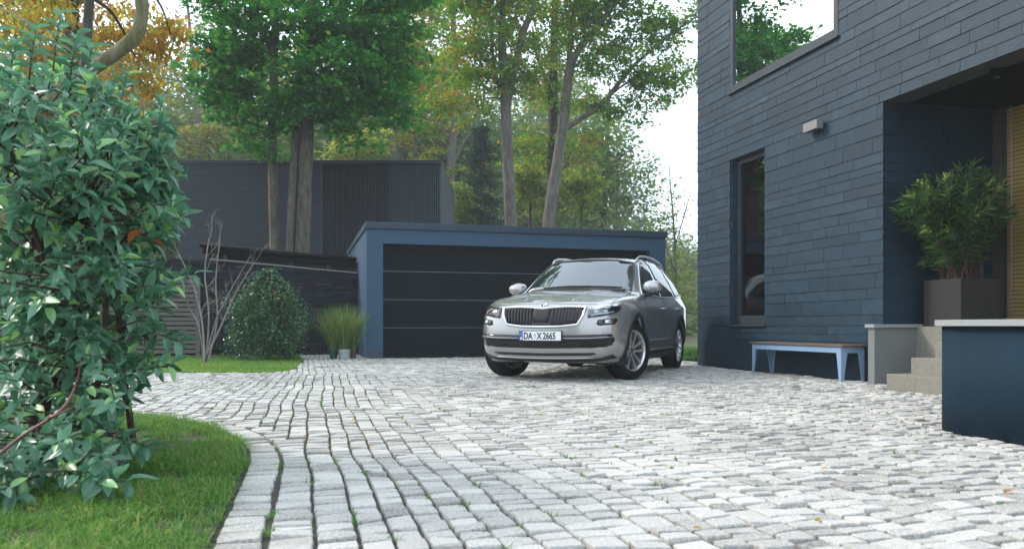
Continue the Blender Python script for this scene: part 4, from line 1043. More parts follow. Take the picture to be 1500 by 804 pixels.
for s in (1, -1):
    fn = lambda x, z, off=0.0, s=s: side(x, z, s, off)
    su = trim('window_surround', SUR, fn, 0.004, 0.008, M_GLOSSB, None, 0.06)
    for wv in (W1, W2, W3): trim('side_window', wv, fn, 0.008, 0.006, M_CARGL, su, 0.06)
    bead('window_trim', [SUR[i] for i in range(0, 14)][::1] + [SUR[14], SUR[0]], fn, 0.007, M_CHROME, 0.007, su)
    # arch cladding and sill
    for cx in (0, -WB):
        o = [(cx + 0.462 * math.cos(a), 0.362 + 0.462 * math.sin(a)) for a in np.linspace(R(-14), R(194), 34)]
        i = [(cx + 0.400 * math.cos(a), 0.362 + 0.400 * math.sin(a)) for a in np.linspace(R(194), R(-14), 34)]
        trim('wheel_arch', o + i, fn, 0.012, 0.018, M_PLAST, None, 0.04)
        # dark liner inside the arch
        k = MB(); n = 24; ang = np.linspace(R(-25), R(205), n); rr_ = 0.401
        ya, yb = s * 0.50, s * 0.93
        vs = [(cx + rr_ * math.cos(a), ya, 0.362 + rr_ * math.sin(a)) for a in ang] + [(cx + rr_ * math.cos(a), yb - s * 0.03, 0.362 + rr_ * math.sin(a)) for a in ang]
        fs = [(i_, i_ + 1, n + i_ + 1, n + i_) for i_ in range(n - 1)] + [tuple(range(n))]
        k.add(vs, fs, True); k.build('arch_liner', M_PLAST, CAR)
    trim('sill_cladding', [(-.40, .335), (-2.38, .335), (-2.40, .225), (-.38, .225)], fn, 0.010, 0.016, M_PLAST, None, 0.06)
    bead('sill_trim', [(-.46, .345), (-2.34, .345)], fn, 0.008, M_SILV, 0.008, sub=20)
    bead('door_crease', [(-.50, .47), (-1.4, .475), (-2.36, .49)], fn, 0.010, M_PAINT, 0.0, sub=14)
    for gname, lines in (('f', [[(-.535, .37), (-.535, .7), (-.55, 1.04)], [(-1.655, .37), (-1.655, .7), (-1.668, 1.06)]]), ('r', [[(-2.385, .50), (-2.47, .70), (-2.59, .82), (-2.61, 1.08)]])):
        pr = PARTS.get('door_' + gname + ('l' if s > 0 else 'r'))
        for ln in lines: bead('shut_line', ln, fn, 0.0035, M_GLOSSB, 0.0, pr, sub=8, n=6)
        if pr:
            hx = -1.47 if gname == 'f' else -2.42
            q = fn(hx, 0.895 + (0 if gname == 'f' else 0.012), 0.0)
            k = MB(); k.tube([q + Vector((0.10, s * 0.004, 0)), q + Vector((0.07, s * 0.032, 0.003)), q + Vector((0, s * 0.038, 0.005)), q + Vector((-0.07, s * 0.032, 0.003)), q + Vector((-0.10, s * 0.004, 0))], [0.012, 0.016, 0.017, 0.016, 0.012], 10)
            k.build('door_handle', M_PAINT, pr)
    bead('shut_line', [(-.535, .37), (-1.0, .366), (-1.655, .366), (-2.38, .37)], fn, 0.003, M_GLOSSB, 0.0, sub=14, n=6)
    # door mirror
    q = fn(-.74, 1.10, 0.0); mr = MB()
    bmx = bmesh.new(); bmesh.ops.create_cube(bmx, size=1.0)
    for v in bmx.verts:
        x, y, z = v.co; v.co = Vector((x * (0.15 if y * s > 0 else 0.19), y * 0.26, z * (0.13 if y * s > 0 else 0.185)))
        if v.co.x > 0: v.co.z *= 0.72; v.co.y *= 0.9
    bmesh.ops.subdivide_edges(bmx, edges=bmx.edges[:], cuts=1, use_grid_fill=True, smooth=0.4)
    mm = bpy.data.meshes.new('door_mirror'); bmx.to_mesh(mm); bmx.free(); smooth(mm)
    mo = link('door_mirror', mm, CAR, M_PAINT, loc=(-.72, q.y + s * 0.125, 1.165), scale=(0.95, 0.86, 0.86)); sb = mo.modifiers.new('s', 'SUBSURF'); sb.levels = sb.render_levels = 2
    k = MB(); k.box((-.80, min(q.y - s * .03, q.y + s * .10), 1.045), (-.66, max(q.y - s * .03, q.y + s * .10), 1.085), bev=0.012); k.build('mirror_foot', M_GLOSSB, CAR)
    k = MB(); k.tube([(-.72, q.y + s * .04, 1.092), (-.72, q.y + s * .125, 1.085), (-.72, q.y + s * .21, 1.11)], [0.05, 0.052, 0.03], 12, True, 0.45); k.build('mirror_base', M_GLOSSB, CAR)
    # roof rail
    path = [(-1.22, .61, 1.548), (-1.30, .612, 1.598), (-1.45, .61, 1.632), (-1.8, .605, 1.655), (-2.3, .60, 1.660), (-2.8, .588, 1.632), (-3.1, .57, 1.578), (-3.2, .56, 1.545)]
    k = MB(); k.tube([(x, s * y, z) for x, y, z in path], 0.017, 10); k.build('roof_rail', M_SILV, CAR)
    # tail lamp
    tl = trim('tail_light', [(-3.33, .93), (-3.37, 1.04), (-3.58, 1.05), (-3.66, 1.02), (-3.64, .90), (-3.55, .86)], fn, 0.006, 0.012, M_RED, None, 0.04)
    # bonnet shut line along the wing
    top = lambda x, y, off=0.0: (lambda h: h[0] + h[1] * off)(hit((x, y, 2.5), (0, 0, -1)))
    bead('shut_line', [(.60, s * .764), (.3, s * .782), (0, s * .80), (-.40, s * .824)], top, 0.0035, M_GLOSSB, 0.0, PARTS.get('bonnet'), sub=10, n=6)
    bead('bonnet_crease', [(.62, s * .30), (.3, s * .385), (0, s * .45), (-.30, s * .51)], top, 0.010, M_PAINT, -0.003, PARTS.get('bonnet'), sub=10, n=8)
bead('shut_line', [(-.62, .908), (-.4, .912), (0, .922), (.4, .912), (.62, .908)], front, 0.003, M_GLOSSB, 0.0, PARTS.get('bonnet'), n=6)
k = MB(); k.tube([(-2.95, 0, 1.60), (-3.05, 0, 1.67), (-3.12, 0, 1.675)], [0.03, 0.015, 0.006], 8); k.build('roof_antenna', M_PAINT, CAR)
k = MB(); k.box((-3.5, -0.74, 0.195), (0.25, 0.74, 0.26)); k.build('underbody', M_PLAST, CAR)

# ---- wheels
def make_wheel():
    root = empty('wheel'); k = MB(); n = 48
    prof = [(0.245, -0.105), (0.30, -0.118), (0.335, -0.113), (0.352, -0.095), (0.358, -0.06), (0.359, -0.03), (0.3545, -0.028), (0.3545, -0.020), (0.359, -0.018), (0.359, 0.018), (0.3545, 0.020), (0.3545, 0.028), (0.359, 0.03), (0.358, 0.06), (0.352, 0.095), (0.335, 0.113), (0.30, 0.118), (0.245, 0.105)]
    ty = k.lathe(prof, n).build('tyre', M_TYRE, root)
    k = MB(); k.lathe([(0.250, 0.108), (0.246, 0.112), (0.236, 0.106), (0.228, 0.06), (0.222, -0.09), (0.25, -0.108), (0.251, 0.0), (0.250, 0.108)], n); k.build('rim', M_ALLOY, root)
    k = MB(); k.lathe([(0.0, 0.02), (0.15, 0.02), (0.16, 0.0), (0.15, -0.02), (0.0, -0.02)], 32); k.build('brake_disc', simple('brake', (0.25, 0.25, 0.25), 0.4, metal=0.8), root)
    k = MB(); k.lathe([(0.222, -0.03), (0.0, -0.045)], 32); k.build('rim_back', M_GLOSSB, root)
    for i in range(5):
        a0 = 2 * math.pi * i / 5
        for sgn in (-1, 1):
            pts = []
            for rad, w_, zc in ((0.045, 0.026, 0.072), (0.12, 0.026, 0.082), (0.19, 0.032, 0.092), (0.240, 0.042, 0.100)):
                off = sgn * (0.022 + (rad - 0.045) * 0.21)
                pts.append((rad, off, w_, zc))
            vs = []; fs = []
            for rad, off, w_, zc in pts:
                for yy, zz_ in ((off - w_ / 1.0 * .62, zc - 0.035), (off + w_ * .62, zc - 0.035), (off + w_ * .5, zc), (off - w_ * .5, zc)):
                    vs.append((rad * math.cos(a0) - yy * math.sin(a0), rad * math.sin(a0) + yy * math.cos(a0), zz_))
            for q in range(3):
                for j in range(4): fs.append((4 * q + j, 4 * q + (j + 1) % 4, 4 * q + 4 + (j + 1) % 4, 4 * q + 4 + j))
            fs += [(3, 2, 1, 0), (12, 13, 14, 15)]
            MB().add(vs, fs).build('spoke', M_ALLOY, root)
    k = MB(); k.lathe([(0.0, 0.088), (0.028, 0.087), (0.032, 0.080), (0.055, 0.076), (0.06, 0.05), (0.0, 0.04)], 28); k.build('hub_cap', M_ALLOYD, root)
    for i in range(5):
        a = 2 * math.pi * (i + .5) / 5; MB().lathe([(0.0, 0.082), (0.008, 0.081), (0.009, 0.06)], 10, Matrix.Translation((0.045 * math.cos(a), 0.045 * math.sin(a), 0))).build('wheel_bolt', M_CHROME, root)
    return root
w0 = make_wheel(); first = True
for cx, s, st in ((0, 1, R(-21)), (0, -1, R(-21)), (-WB, 1, 0), (-WB, -1, 0)):
    if first: wr = w0; first = False
    else:
        wr = w0.copy(); COL.objects.link(wr)
        for ch in list(w0.children):
            c = ch.copy(); COL.objects.link(c); c.parent = wr
    wr.parent = CAR; wr.location = (cx, s * TRK, WR - 0.004)
    wr.rotation_euler = (Matrix.Rotation(st, 4, 'Z') @ Matrix.Rotation(R(-90 if s > 0 else 90), 4, 'X') @ Matrix.Rotation(R(20 + 30 * (s > 0) + cx * 15), 4, 'Z')).to_euler()
# ================================================================== vegetation
def leaf_quads(P, L, wid, tint, droop=0.35, upb=0.75, fold=0.25):
    """many small folded leaves: two triangles each"""
    n = len(P); az = RNG.uniform(0, 2 * np.pi, n); el = RNG.normal(-droop, 0.45, n)
    d = np.stack([np.cos(az) * np.cos(el), np.sin(az) * np.cos(el), np.sin(el)], 1)
    up = RNG.normal(0, 1, (n, 3)) * (1 - upb); up[:, 2] += upb
    s = np.cross(d, up); s /= np.linalg.norm(s, axis=1, keepdims=True) + 1e-9; nn = np.cross(s, d)
    L = L[:, None]; V = np.empty((n, 4, 3))
    V[:, 0] = P; V[:, 2] = P + d * L; V[:, 1] = P + d * L * 0.45 + s * L * wid / 2 + nn * L * fold * 0.3; V[:, 3] = P + d * L * 0.45 - s * L * wid / 2 + nn * L * fold * 0.3
    F = np.array([(0, 1, 2), (0, 2, 3)], np.int32)
    return V.reshape(-1, 3), (F[None] + (np.arange(n) * 4)[:, None, None]).reshape(-1, 3), np.repeat(tint, 4)
def bark(name, a, b, sc=14.0):
    m, t, p = nodes(name); g = N(t, 'ShaderNodeNewGeometry'); mp = N(t, 'ShaderNodeMapping'); mp.inputs['Scale'].default_value = (1, 1, 0.22)
    t.links.new(g.outputs['Position'], mp.inputs[0])
    n1 = N(t, 'ShaderNodeTexNoise', Scale=sc, Detail=8.0, Roughness=0.7); t.links.new(mp.outputs[0], n1.inputs['Vector'])
    mx = N(t, 'ShaderNodeMix', data_type='RGBA'); mx.inputs[6].default_value = c4(a); mx.inputs[7].default_value = c4(b)
    mr = N(t, 'ShaderNodeMapRange'); mr.inputs[1].default_value = 0.35; mr.inputs[2].default_value = 0.65
    t.links.new(n1.outputs[0], mr.inputs[0]); t.links.new(mr.outputs[0], mx.inputs[0]); t.links.new(mx.outputs[2], p.inputs['Base Color'])
    p.inputs['Roughness'].default_value = 0.9
    bp = N(t, 'ShaderNodeBump', Strength=0.8, Distance=0.03); t.links.new(n1.outputs[0], bp.inputs['Height']); t.links.new(bp.outputs[0], p.inputs['Normal'])
    return m
B_LIND = bark('linden_bark', (0.04, 0.034, 0.025), (0.14, 0.122, 0.09))
B_PALE = bark('pale_bark', (0.06, 0.054, 0.045), (0.18, 0.165, 0.138))
B_DARK = bark('dark_bark', (0.025, 0.022, 0.018), (0.09, 0.075, 0.058))
B_MOSS = bark('mossy_bark', (0.075, 0.085, 0.012), (0.22, 0.20, 0.13), 9.0)
B_GREY = bark('grey_bark', (0.07, 0.065, 0.06), (0.16, 0.15, 0.135))
L_LIND = leaf_mat('linden_leaf', [(0, (0.024, 0.115, 0.028)), (0.45, (0.052, 0.223, 0.043)), (0.8, (0.098, 0.318, 0.048)), (0.93, (0.181, 0.367, 0.059)), (1, (0.428, 0.482, 0.059))], trans=0.40)
L_OAK = leaf_mat('oak_leaf', [(0, (0.053, 0.137, 0.025)), (0.4, (0.113, 0.263, 0.039)), (0.68, (0.228, 0.325, 0.045)), (0.86, (0.363, 0.295, 0.042)), (1, (0.394, 0.179, 0.031))], trans=0.40)
L_CHEST = leaf_mat('chestnut_leaf', [(0, (0.093, 0.161, 0.047)), (0.3, (0.262, 0.280, 0.058)), (0.65, (0.430, 0.322, 0.058)), (1, (0.393, 0.182, 0.047))], trans=0.5)
L_YEL = leaf_mat('yellow_leaf', [(0, (0.077, 0.130, 0.026)), (0.5, (0.176, 0.247, 0.046)), (1, (0.374, 0.364, 0.065))], trans=0.45)
L_FAR = leaf_mat('wood_leaf', [(0, (0.048, 0.112, 0.035)), (0.4, (0.110, 0.179, 0.049)), (0.7, (0.207, 0.235, 0.063)), (1, (0.290, 0.235, 0.063))], trans=0.35)
L_CON = leaf_mat('needle', [(0, (0.010, 0.035, 0.022)), (1, (0.030, 0.080, 0.045))], trans=0.15)
L_HOLLY = leaf_mat('holly_leaf', [(0, (0.023, 0.067, 0.026)), (0.6, (0.058, 0.163, 0.058)), (0.88, (0.134, 0.250, 0.086)), (1, (0.576, 0.192, 0.058))], rough=0.28, trans=0.15, spec=0.6)

def rough_tube(mb, pts, rad, n=9, k=4, jit=0.04):
    """trunk or limb: smoothed path, uneven girth"""
    P = [Vector(q) for q in pts]; out = []; rr = []
    for i in range(len(P) - 1):
        a, b, c, d = P[max(i - 1, 0)], P[i], P[i + 1], P[min(i + 2, len(P) - 1)]
        for s in range(k):
            u = s / k; out.append(0.5 * ((2 * b) + (c - a) * u + (2 * a - 5 * b + 4 * c - d) * u * u + (3 * b - a - 3 * c + d) * u ** 3)); rr.append((rad[i] * (1 - u) + rad[i + 1] * u) * random.uniform(1 - jit, 1 + jit))
    out.append(P[-1]); rr.append(rad[-1]); mb.tube(out, rr, n); return out, rr
def tree(name, label, base, trunks, lobes, depth, leaf_m, bark_m, per=45, clump_r=0.5, L=(0.09, 0.15), tint=(0.45, 0.2), wid=0.75, group=None, droop=0.35, sparse=0.0, thick=1.0, flat=0.5, cat='tree', limb=1.0, sub=(3, 0.35)):
    """trunks: [[(px, py, radius px), ...]], lobes: [(px, py, rx px, ry px, clumps)] measured at that depth"""
    u = depth / FOC
    root = empty(name, base, label=label, cat=cat, group=group); Mi = -Vector(base)
    tb = MB(); nodes_, nrad = [], []
    for tr in trunks:
        dd = tr[0][3] if len(tr[0]) > 3 else 0.0
        path, rad = rough_tube(tb, [atd(q[0], q[1], depth + (q[3] if len(q) > 3 else 0.0)) + Mi for q in tr], [q[2] * u for q in tr], 10, 5)
        for a, b in zip(path, rad): nodes_.append(a); nrad.append(b)
    ctr = []
    for lb in lobes:
        px, py, rx, ry, nc = lb[:5]; dz = lb[5] if len(lb) > 5 else 0.0
        c = atd(px, py, depth + dz) + Mi
        for _ in range(nc):
            v = Vector((random.gauss(0, 1), random.gauss(0, 1), random.gauss(0, 1))).normalized() * random.random() ** 0.42
            ctr.append(c + Vector((v.x * rx * u, v.y * rx * u * 0.9, v.z * ry * u)))
    NA = np.array([tuple(q) for q in nodes_]); ctr.sort(key=lambda q: np.min(np.linalg.norm(NA - np.array(q), axis=1)))
    NL = [np.array(q) for q in nodes_]; RL = list(nrad)
    for q in ctr:
        A = np.array(NL); dv = np.array(q) - A; dist = np.linalg.norm(dv, axis=1); cost = dist + np.where(dv[:, 2] < -0.15 * dist, dist * 0.6, 0) + 0.3 * u * 10 / (np.array(RL) + 1e-3) * 0.01
        i = int(cost.argmin()); a = Vector(NL[i]); d = q - a; r0 = min(RL[i] * 0.62, (0.012 + 0.010 * d.length) * limb); r1 = max(0.004, r0 * 0.35)
        mid = a + d * 0.5 + Vector((random.gauss(0, .08), random.gauss(0, .08), 0.10 + random.gauss(0, .05))) * d.length
        path = [a, a.lerp(mid, .55) + Vector((0, 0, .03)) * d.length, mid, mid.lerp(q, .6), q]; rad = [r0, r0 * .85, r0 * .7, r0 * .5, r1]
        tb.tube(path, rad, 5, False)
        for b, r in zip(path[1:], rad[1:]): NL.append(np.array(b)); RL.append(r)
    tb.build('trunk', bark_m, root)
    C = np.array([tuple(q) for q in ctr]); keepc = RNG.random(len(C)) >= sparse; C = C[keepc]
    # each clump is a handful of sprays, each spray a flat fan of leaves
    ns, sr = sub
    sp = np.repeat(C, ns, 0) + RNG.normal(0, 1, (len(C) * ns, 3)) * np.array([1, 1, flat]) * clump_r * 0.62
    m_ = max(1, per // ns)
    P = np.repeat(sp, m_, 0) + RNG.normal(0, 1, (len(sp) * m_, 3)) * np.array([1, 1, 0.35]) * clump_r * sr
    ct = np.repeat(np.repeat(RNG.normal(0, tint[1] * 0.6, len(C)), ns), m_)
    T = np.clip(tint[0] + ct + RNG.normal(0, tint[1], len(P)), 0, 1)
    T = np.where(RNG.random(len(T)) < 0.03, 0.97, T)
    V, F, TT = leaf_quads(P, RNG.uniform(L[0], L[1], len(P)), wid, T, droop)
    o = link('crown', fast_mesh('crown', V, F, TT), root, leaf_m); o['kind'] = 'stuff'
    return root

random.seed(21)
# three-stemmed linden
tree('linden_tree', 'tall green three-stemmed linden in front of the black pavilion', atd(425, 480, 21) * 1.0 - Vector((0, 0, CAM_H)),
     [[(405, 520, 8.5), (403, 370, 7.5), (399, 230, 6.8), (401, 120, 6), (404, 0, 5), (408, -160, 3), (412, -280, 1)],
      [(418, 520, 6.5, -.15), (424, 370, 6, -.15), (430, 250, 5.6, -.15), (434, 170, 5), (440, 80, 4.2), (443, -60, 3), (440, -220, 1)],
      [(436, 520, 14), (442, 370, 11.5), (449, 200, 10.5), (453, 120, 9), (456, 40, 8), (462, -80, 6), (470, -220, 3), (474, -320, 1)],
      [(453, 110, 6), (475, 60, 4.5), (500, 15, 3.5), (535, -30, 2), (560, -70, 1)], [(401, 90, 4), (380, 30, 3), (360, -20, 2), (350, -60, 1)]],
     [(455, -120, 150, 150, 95), (350, 20, 55, 95, 46), (350, 135, 48, 42, 26), (335, 85, 45, 30, 18), (560, 40, 55, 90, 44), (545, 115, 55, 45, 30), (470, 120, 80, 38, 30, -.6), (430, 165, 60, 25, 16, -.5), (450, 30, 100, 60, 40, -1.0), (385, 205, 30, 22, 7), (505, 185, 34, 16, 8), (590, -20, 40, 60, 20), (575, 165, 30, 22, 8)],
     21, L_LIND, B_LIND, per=96, clump_r=0.50, L=(0.11, 0.18), tint=(0.42, 0.17), wid=0.85)
# autumn oaks behind the garage
tree('oak_tree', 'forked autumn oak with straight trunk above the garage roof', atd(748, 480, 27) - Vector((0, 0, CAM_H)),
     [[(750, 520, 11), (748, 330, 9), (744, 240, 8.4), (741, 170, 8), (738, 110, 7), (735, 40, 5.5), (742, -60, 4), (750, -180, 2)], [(741, 165, 6), (752, 110, 5.5), (766, 50, 5), (790, -10, 4), (815, -80, 3), (830, -160, 1)],
      [(740, 150, 3.5), (726, 110, 3), (720, 60, 2.4), (715, 10, 1.5)]],
     [(715, 40, 62, 70, 40), (690, 110, 40, 62, 26), (668, 160, 28, 22, 9), (770, -40, 80, 70, 34), (735, -90, 90, 70, 34), (770, 100, 32, 60, 16), (700, -10, 60, 50, 22)],
     27, L_OAK, B_PALE, per=78, clump_r=0.62, L=(0.13, 0.21), tint=(0.52, 0.20), wid=0.6, limb=1.3)
tree('oak_tree', 'pale leaning oak with a long limb reaching towards the slate house', atd(800, 480, 27.5) - Vector((0, 0, CAM_H)),
     [[(785, 540, 11), (803, 330, 9), (815, 250, 8.2), (825, 180, 7.6), (831, 130, 7), (836, 95, 6), (858, 60, 5), (890, 20, 4), (930, -50, 3), (950, -120, 1)], [(824, 192, 4), (850, 175, 3.8), (885, 148, 3.6), (925, 100, 3), (965, 65, 2.2), (1000, 38, 1.5), (1030, 20, 0.8)],
      [(834, 105, 4.5), (835, 60, 4), (842, 10, 3.2), (850, -60, 2)], [(885, 148, 1.8), (925, 120, 1.5), (962, 140, 1.2), (985, 150, .6)]],
     [(880, 10, 62, 52, 36), (945, 125, 42, 36, 22), (895, 85, 42, 40, 20), (955, 40, 40, 45, 20), (840, 60, 40, 55, 20), (850, -60, 90, 55, 30), (920, 160, 26, 22, 7), (985, 95, 24, 45, 11), (865, 150, 34, 26, 7), (930, -30, 60, 50, 22), (1010, 20, 30, 30, 8)],
     27.5, L_OAK, B_PALE, per=70, clump_r=0.58, L=(0.13, 0.21), tint=(0.42, 0.18), wid=0.6, limb=1.3)
tree('oak_tree', 'dark straight oak trunk standing behind the pale leaning oak', atd(808, 480, 31) - Vector((0, 0, CAM_H)),
     [[(806, 520, 9), (808, 330, 8), (809, 250, 7.8), (810, 170, 7.4), (811, 90, 6), (814, -40, 4), (816, -160, 2)], [(810, 165, 4), (800, 120, 3), (786, 80, 2), (780, 40, 1)]],
     [(805, 130, 42, 55, 22), (800, 20, 62, 60, 34), (815, -80, 80, 60, 24), (785, 210, 30, 28, 9), (835, 225, 30, 26, 8)],
     31, L_OAK, B_DARK, per=72, clump_r=0.65, L=(0.14, 0.22), tint=(0.55, 0.2), wid=0.6)
# yellow-green undergrowth
def shrub(name, label, px, py, rx, ry, depth, leaf_m, n=26, tint=(0.5, 0.2), L=(0.13, 0.22), per=85, base_py=None, clump=0.5, bk=None):
    u = depth / FOC; b = atd(px, 480, depth); b.z = 0
    return tree(name, label, b, [[(px, HOR + CAM_H / u, 4 * .6), (px + 2, py + ry * .5, 3 * .6), (px - 3, py, 1.2)]], [(px, py, rx, ry, n)], depth, leaf_m, bk or B_DARK, per=per, clump_r=clump, L=L, tint=tint, cat='shrub')
shrub('understory_shrub', 'yellow-green young tree between the two oak trunks', 775, 275, 30, 45, 33, L_YEL, 24, (0.55, 0.2))
shrub('understory_shrub', 'yellow-tinged leafy bush right of the leaning oak trunk', 850, 280, 36, 36, 33, L_YEL, 22, (0.42, 0.18))
shrub('understory_shrub', 'light green bush just right of the black pavilion', 672, 290, 16, 40, 36, L_YEL, 12, (0.45, 0.2))
shrub('understory_shrub', 'ochre leaved young tree above the pavilion roof', 520, 215, 40, 30, 36, L_YEL, 18, (0.62, 0.2))
shrub('understory_shrub', 'russet hazel bush above the left end of the pavilion', 305, 205, 44, 26, 40, L_FAR, 18, (0.85, 0.12))
# dark conifer
cr = atd(705, 480, 37); cr.z = 0; u = 37 / FOC
CF = empty('spruce_tree', cr, label='dark blue-green spruce between the pavilion and the oak', cat='tree')
k = MB(); k.tube([(0, 0, 0), (0, 0, 5), (0, 0, 10.2)], [0.2, 0.14, 0.02], 8); P = []
for i in range(150):
    f = random.random() ** 0.8; z = 1.5 + 8.6 * f; r = (1 - f) * 2.15 + 0.15; a = random.uniform(0, 6.28)
    e = Vector((math.cos(a) * r, math.sin(a) * r, z - 0.30 * r)); k.tube([(0, 0, z), e * .5 + Vector((0, 0, z * .5 + .05)), e], [0.025, 0.018, 0.006], 4, False)
    for j in range(70):
        s = random.random() ** 0.6; q = Vector((0, 0, z)).lerp(e, s); P.append((q.x + random.gauss(0, .12), q.y + random.gauss(0, .12), q.z + random.gauss(0, .05) - .05))
k.build('trunk', B_DARK, CF); P = np.array(P); V, F, T = leaf_quads(P, RNG.uniform(.12, .24, len(P)), 0.35, np.clip(RNG.normal(.5, .25, len(P)), 0, 1), 0.4)
o = link('crown', fast_mesh('crown', V, F, T), CF, L_CON); o['kind'] = 'stuff'
# hazy trees standing deeper in the wood
tree('forest_tree', 'thick hazy trunk right of the linden above the pavilion roof', c2w((575 - 750) / FOC * 44, 44), [[(578, 520, 10), (576, 250, 9), (572, 190, 8.5), (566, 120, 7), (560, 40, 5), (556, -60, 3)], [(575, 200, 6), (592, 160, 5), (604, 110, 4), (618, 40, 3), (630, -60, 2)]],
     [(600, 60, 60, 70, 22), (630, 130, 40, 40, 12), (555, -20, 60, 60, 16), (520, 150, 36, 30, 9)], 44, L_OAK, B_GREY, per=85, clump_r=0.9, L=(.20, .32), tint=(.6, .18), limb=1.8)
tree('forest_tree', 'hazy oak with crooked side limbs left of the straight oak', c2w((655 - 750) / FOC * 40, 40), [[(668, 520, 8), (664, 330, 7), (660, 260, 6.5), (664, 200, 6), (668, 130, 5), (664, 40, 4), (668, -80, 2)], [(662, 215, 3), (640, 180, 2.6), (618, 170, 2), (600, 150, 1)], [(664, 240, 2.6), (682, 205, 2.2), (696, 190, 1.6), (706, 160, .8)]],
     [(640, 120, 44, 36, 14), (620, 60, 44, 50, 16), (660, 20, 50, 60, 16), (615, 195, 34, 28, 9), (640, 250, 26, 24, 6)], 40, L_OAK, B_GREY, per=80, clump_r=0.85, L=(.18, .30), tint=(.72, .16), limb=1.8)
tree('forest_tree', 'slim hazy trunk rising left of the linden stems', c2w((366 - 750) / FOC * 50, 50), [[(366, 520, 7), (364, 230, 6.5), (362, 160, 6), (366, 80, 5), (372, -40, 3)], [(363, 190, 3), (345, 150, 2.6), (330, 90, 2), (322, 30, 1)]],
     [(330, 60, 46, 50, 12), (370, -10, 60, 60, 14), (300, 140, 36, 26, 8)], 50, L_FAR, B_GREY, per=66, clump_r=1.0, L=(.2, .32), tint=(.5, .18), limb=2.0)
tree('forest_tree', 'bare twiggy grey tree in mist left of the linden', c2w((285 - 750) / FOC * 46, 46), [[(300, 520, 5), (296, 250, 4.6), (292, 180, 4.2), (284, 110, 3.4), (278, 40, 2.4), (270, -30, 1)], [(293, 190, 2.6), (310, 140, 2), (318, 90, 1.6), (330, 50, .8)], [(290, 160, 2), (262, 120, 1.6), (248, 80, 1)]],
     [(285, 60, 44, 60, 16), (260, 130, 36, 36, 10), (320, 100, 26, 36, 8)], 46, L_FAR, B_GREY, per=26, clump_r=0.9, L=(.14, .22), tint=(.6, .2), limb=1.8)
tree('forest_tree', 'misty dark-twigged tree right of the leaning oak above the garage', c2w((890 - 750) / FOC * 46, 46), [[(884, 520, 5), (884, 330, 4.4), (887, 250, 3.8), (890, 190, 3), (893, 130, 1.5)], [(886, 270, 2), (905, 235, 1.5), (930, 215, .8)], [(885, 290, 2), (868, 250, 1.4), (858, 220, .8)]],
     [(890, 230, 46, 46, 26), (920, 270, 46, 40, 24), (880, 290, 46, 36, 22), (860, 220, 30, 40, 12)], 46, L_FAR, B_DARK, per=46, clump_r=0.9, L=(.15, .25), tint=(.3, .16), limb=1.6)
tree('forest_tree', 'thin pale green tree in bright mist beside the slate house', c2w((985 - 750) / FOC * 36, 36), [[(992, 520, 2.2), (990, 400, 1.8), (987, 330, 1.3), (982, 270, .8), (980, 235, .4)], [(989, 360, 1.0), (1004, 310, .7), (1012, 280, .4)], [(989, 400, 1.0), (972, 350, .7), (962, 310, .4)]],
     [(985, 330, 26, 60, 34), (1000, 420, 24, 55, 30), (970, 400, 24, 50, 26)], 36, L_YEL, B_GREY, per=26, clump_r=0.6, L=(.10, .16), tint=(.38, .18), limb=1.5)
# left: chestnuts in autumn colour
tree('chestnut_tree', 'dark slim chestnut trunk with orange leaves above the big bush', c2w((112 - 750) / FOC * 10.8, 10.8), [[(112, 548, 10), (120, 200, 8), (126, 80, 7), (131, 0, 6.5), (140, -120, 5), (146, -220, 2)], [(131, -5, 3.4), (160, 15, 2.6, .6), (180, 45, 2, 1), (196, 80, 1.2, 1.4)], [(134, -40, 3), (180, -40, 2.4, .8), (230, 0, 2, 1.2), (250, 50, 1, 1.4)]],
     [(175, 75, 40, 50, 13, 1.9), (205, 125, 32, 26, 7, 1.9), (245, 40, 26, 40, 8, 1.6), (150, 20, 60, 40, 10, 2.0), (235, 70, 36, 30, 7, 1.6), (165, -60, 110, 60, 14, 1.5)], 10.8, L_CHEST, B_DARK, per=46, clump_r=0.30, L=(.08, .14), tint=(.66, .22), wid=.55, droop=0.8, limb=.8)
tree('chestnut_tree', 'mossy bent chestnut limb rising behind the big bush', c2w((-30 - 750) / FOC * 11.6, 11.6), [[(-40, 545, 12), (20, 280, 11), (75, 150, 10.5), (125, 108, 10), (170, 78, 9.5), (199, 52, 9.5), (208, 22, 9), (206, -10, 9), (198, -80, 8), (190, -180, 5)]],
     [(40, 10, 60, 40, 12, 1.5), (30, -40, 90, 50, 12, 1.5), (260, -60, 60, 40, 8, 1.2)], 11.6, L_CHEST, B_MOSS, per=46, clump_r=0.32, L=(.08, .14), tint=(.50, .22), wid=.55, droop=0.8, limb=.8)
tree('chestnut_tree', 'thick dark trunk with yellow leaves behind the top of the bush', c2w((104 - 750) / FOC * 17, 17), [[(96, 520, 12), (100, 200, 11), (105, 60, 10), (106, -60, 9), (110, -200, 4)]],
     [(70, 30, 60, 45, 14), (110, 70, 50, 40, 12), (40, 90, 50, 40, 10), (120, -30, 70, 50, 12)], 17, L_CHEST, B_DARK, per=66, clump_r=0.46, L=(.11, .18), tint=(.55, .2), wid=.55, droop=0.7)
tree('chestnut_tree', 'dark trunk with ochre leaves at the upper corner by the bush', c2w((50 - 750) / FOC * 18, 18), [[(46, 520, 10), (50, 200, 9), (52, 60, 8), (50, -60, 7), (56, -200, 3)]],
     [(20, 40, 60, 50, 14), (-10, -20, 70, 50, 10), (70, 110, 40, 40, 8), (60, -60, 60, 40, 10)], 18, L_CHEST, B_DARK, per=66, clump_r=0.5, L=(.11, .18), tint=(.36, .22), wid=.55, droop=0.7)

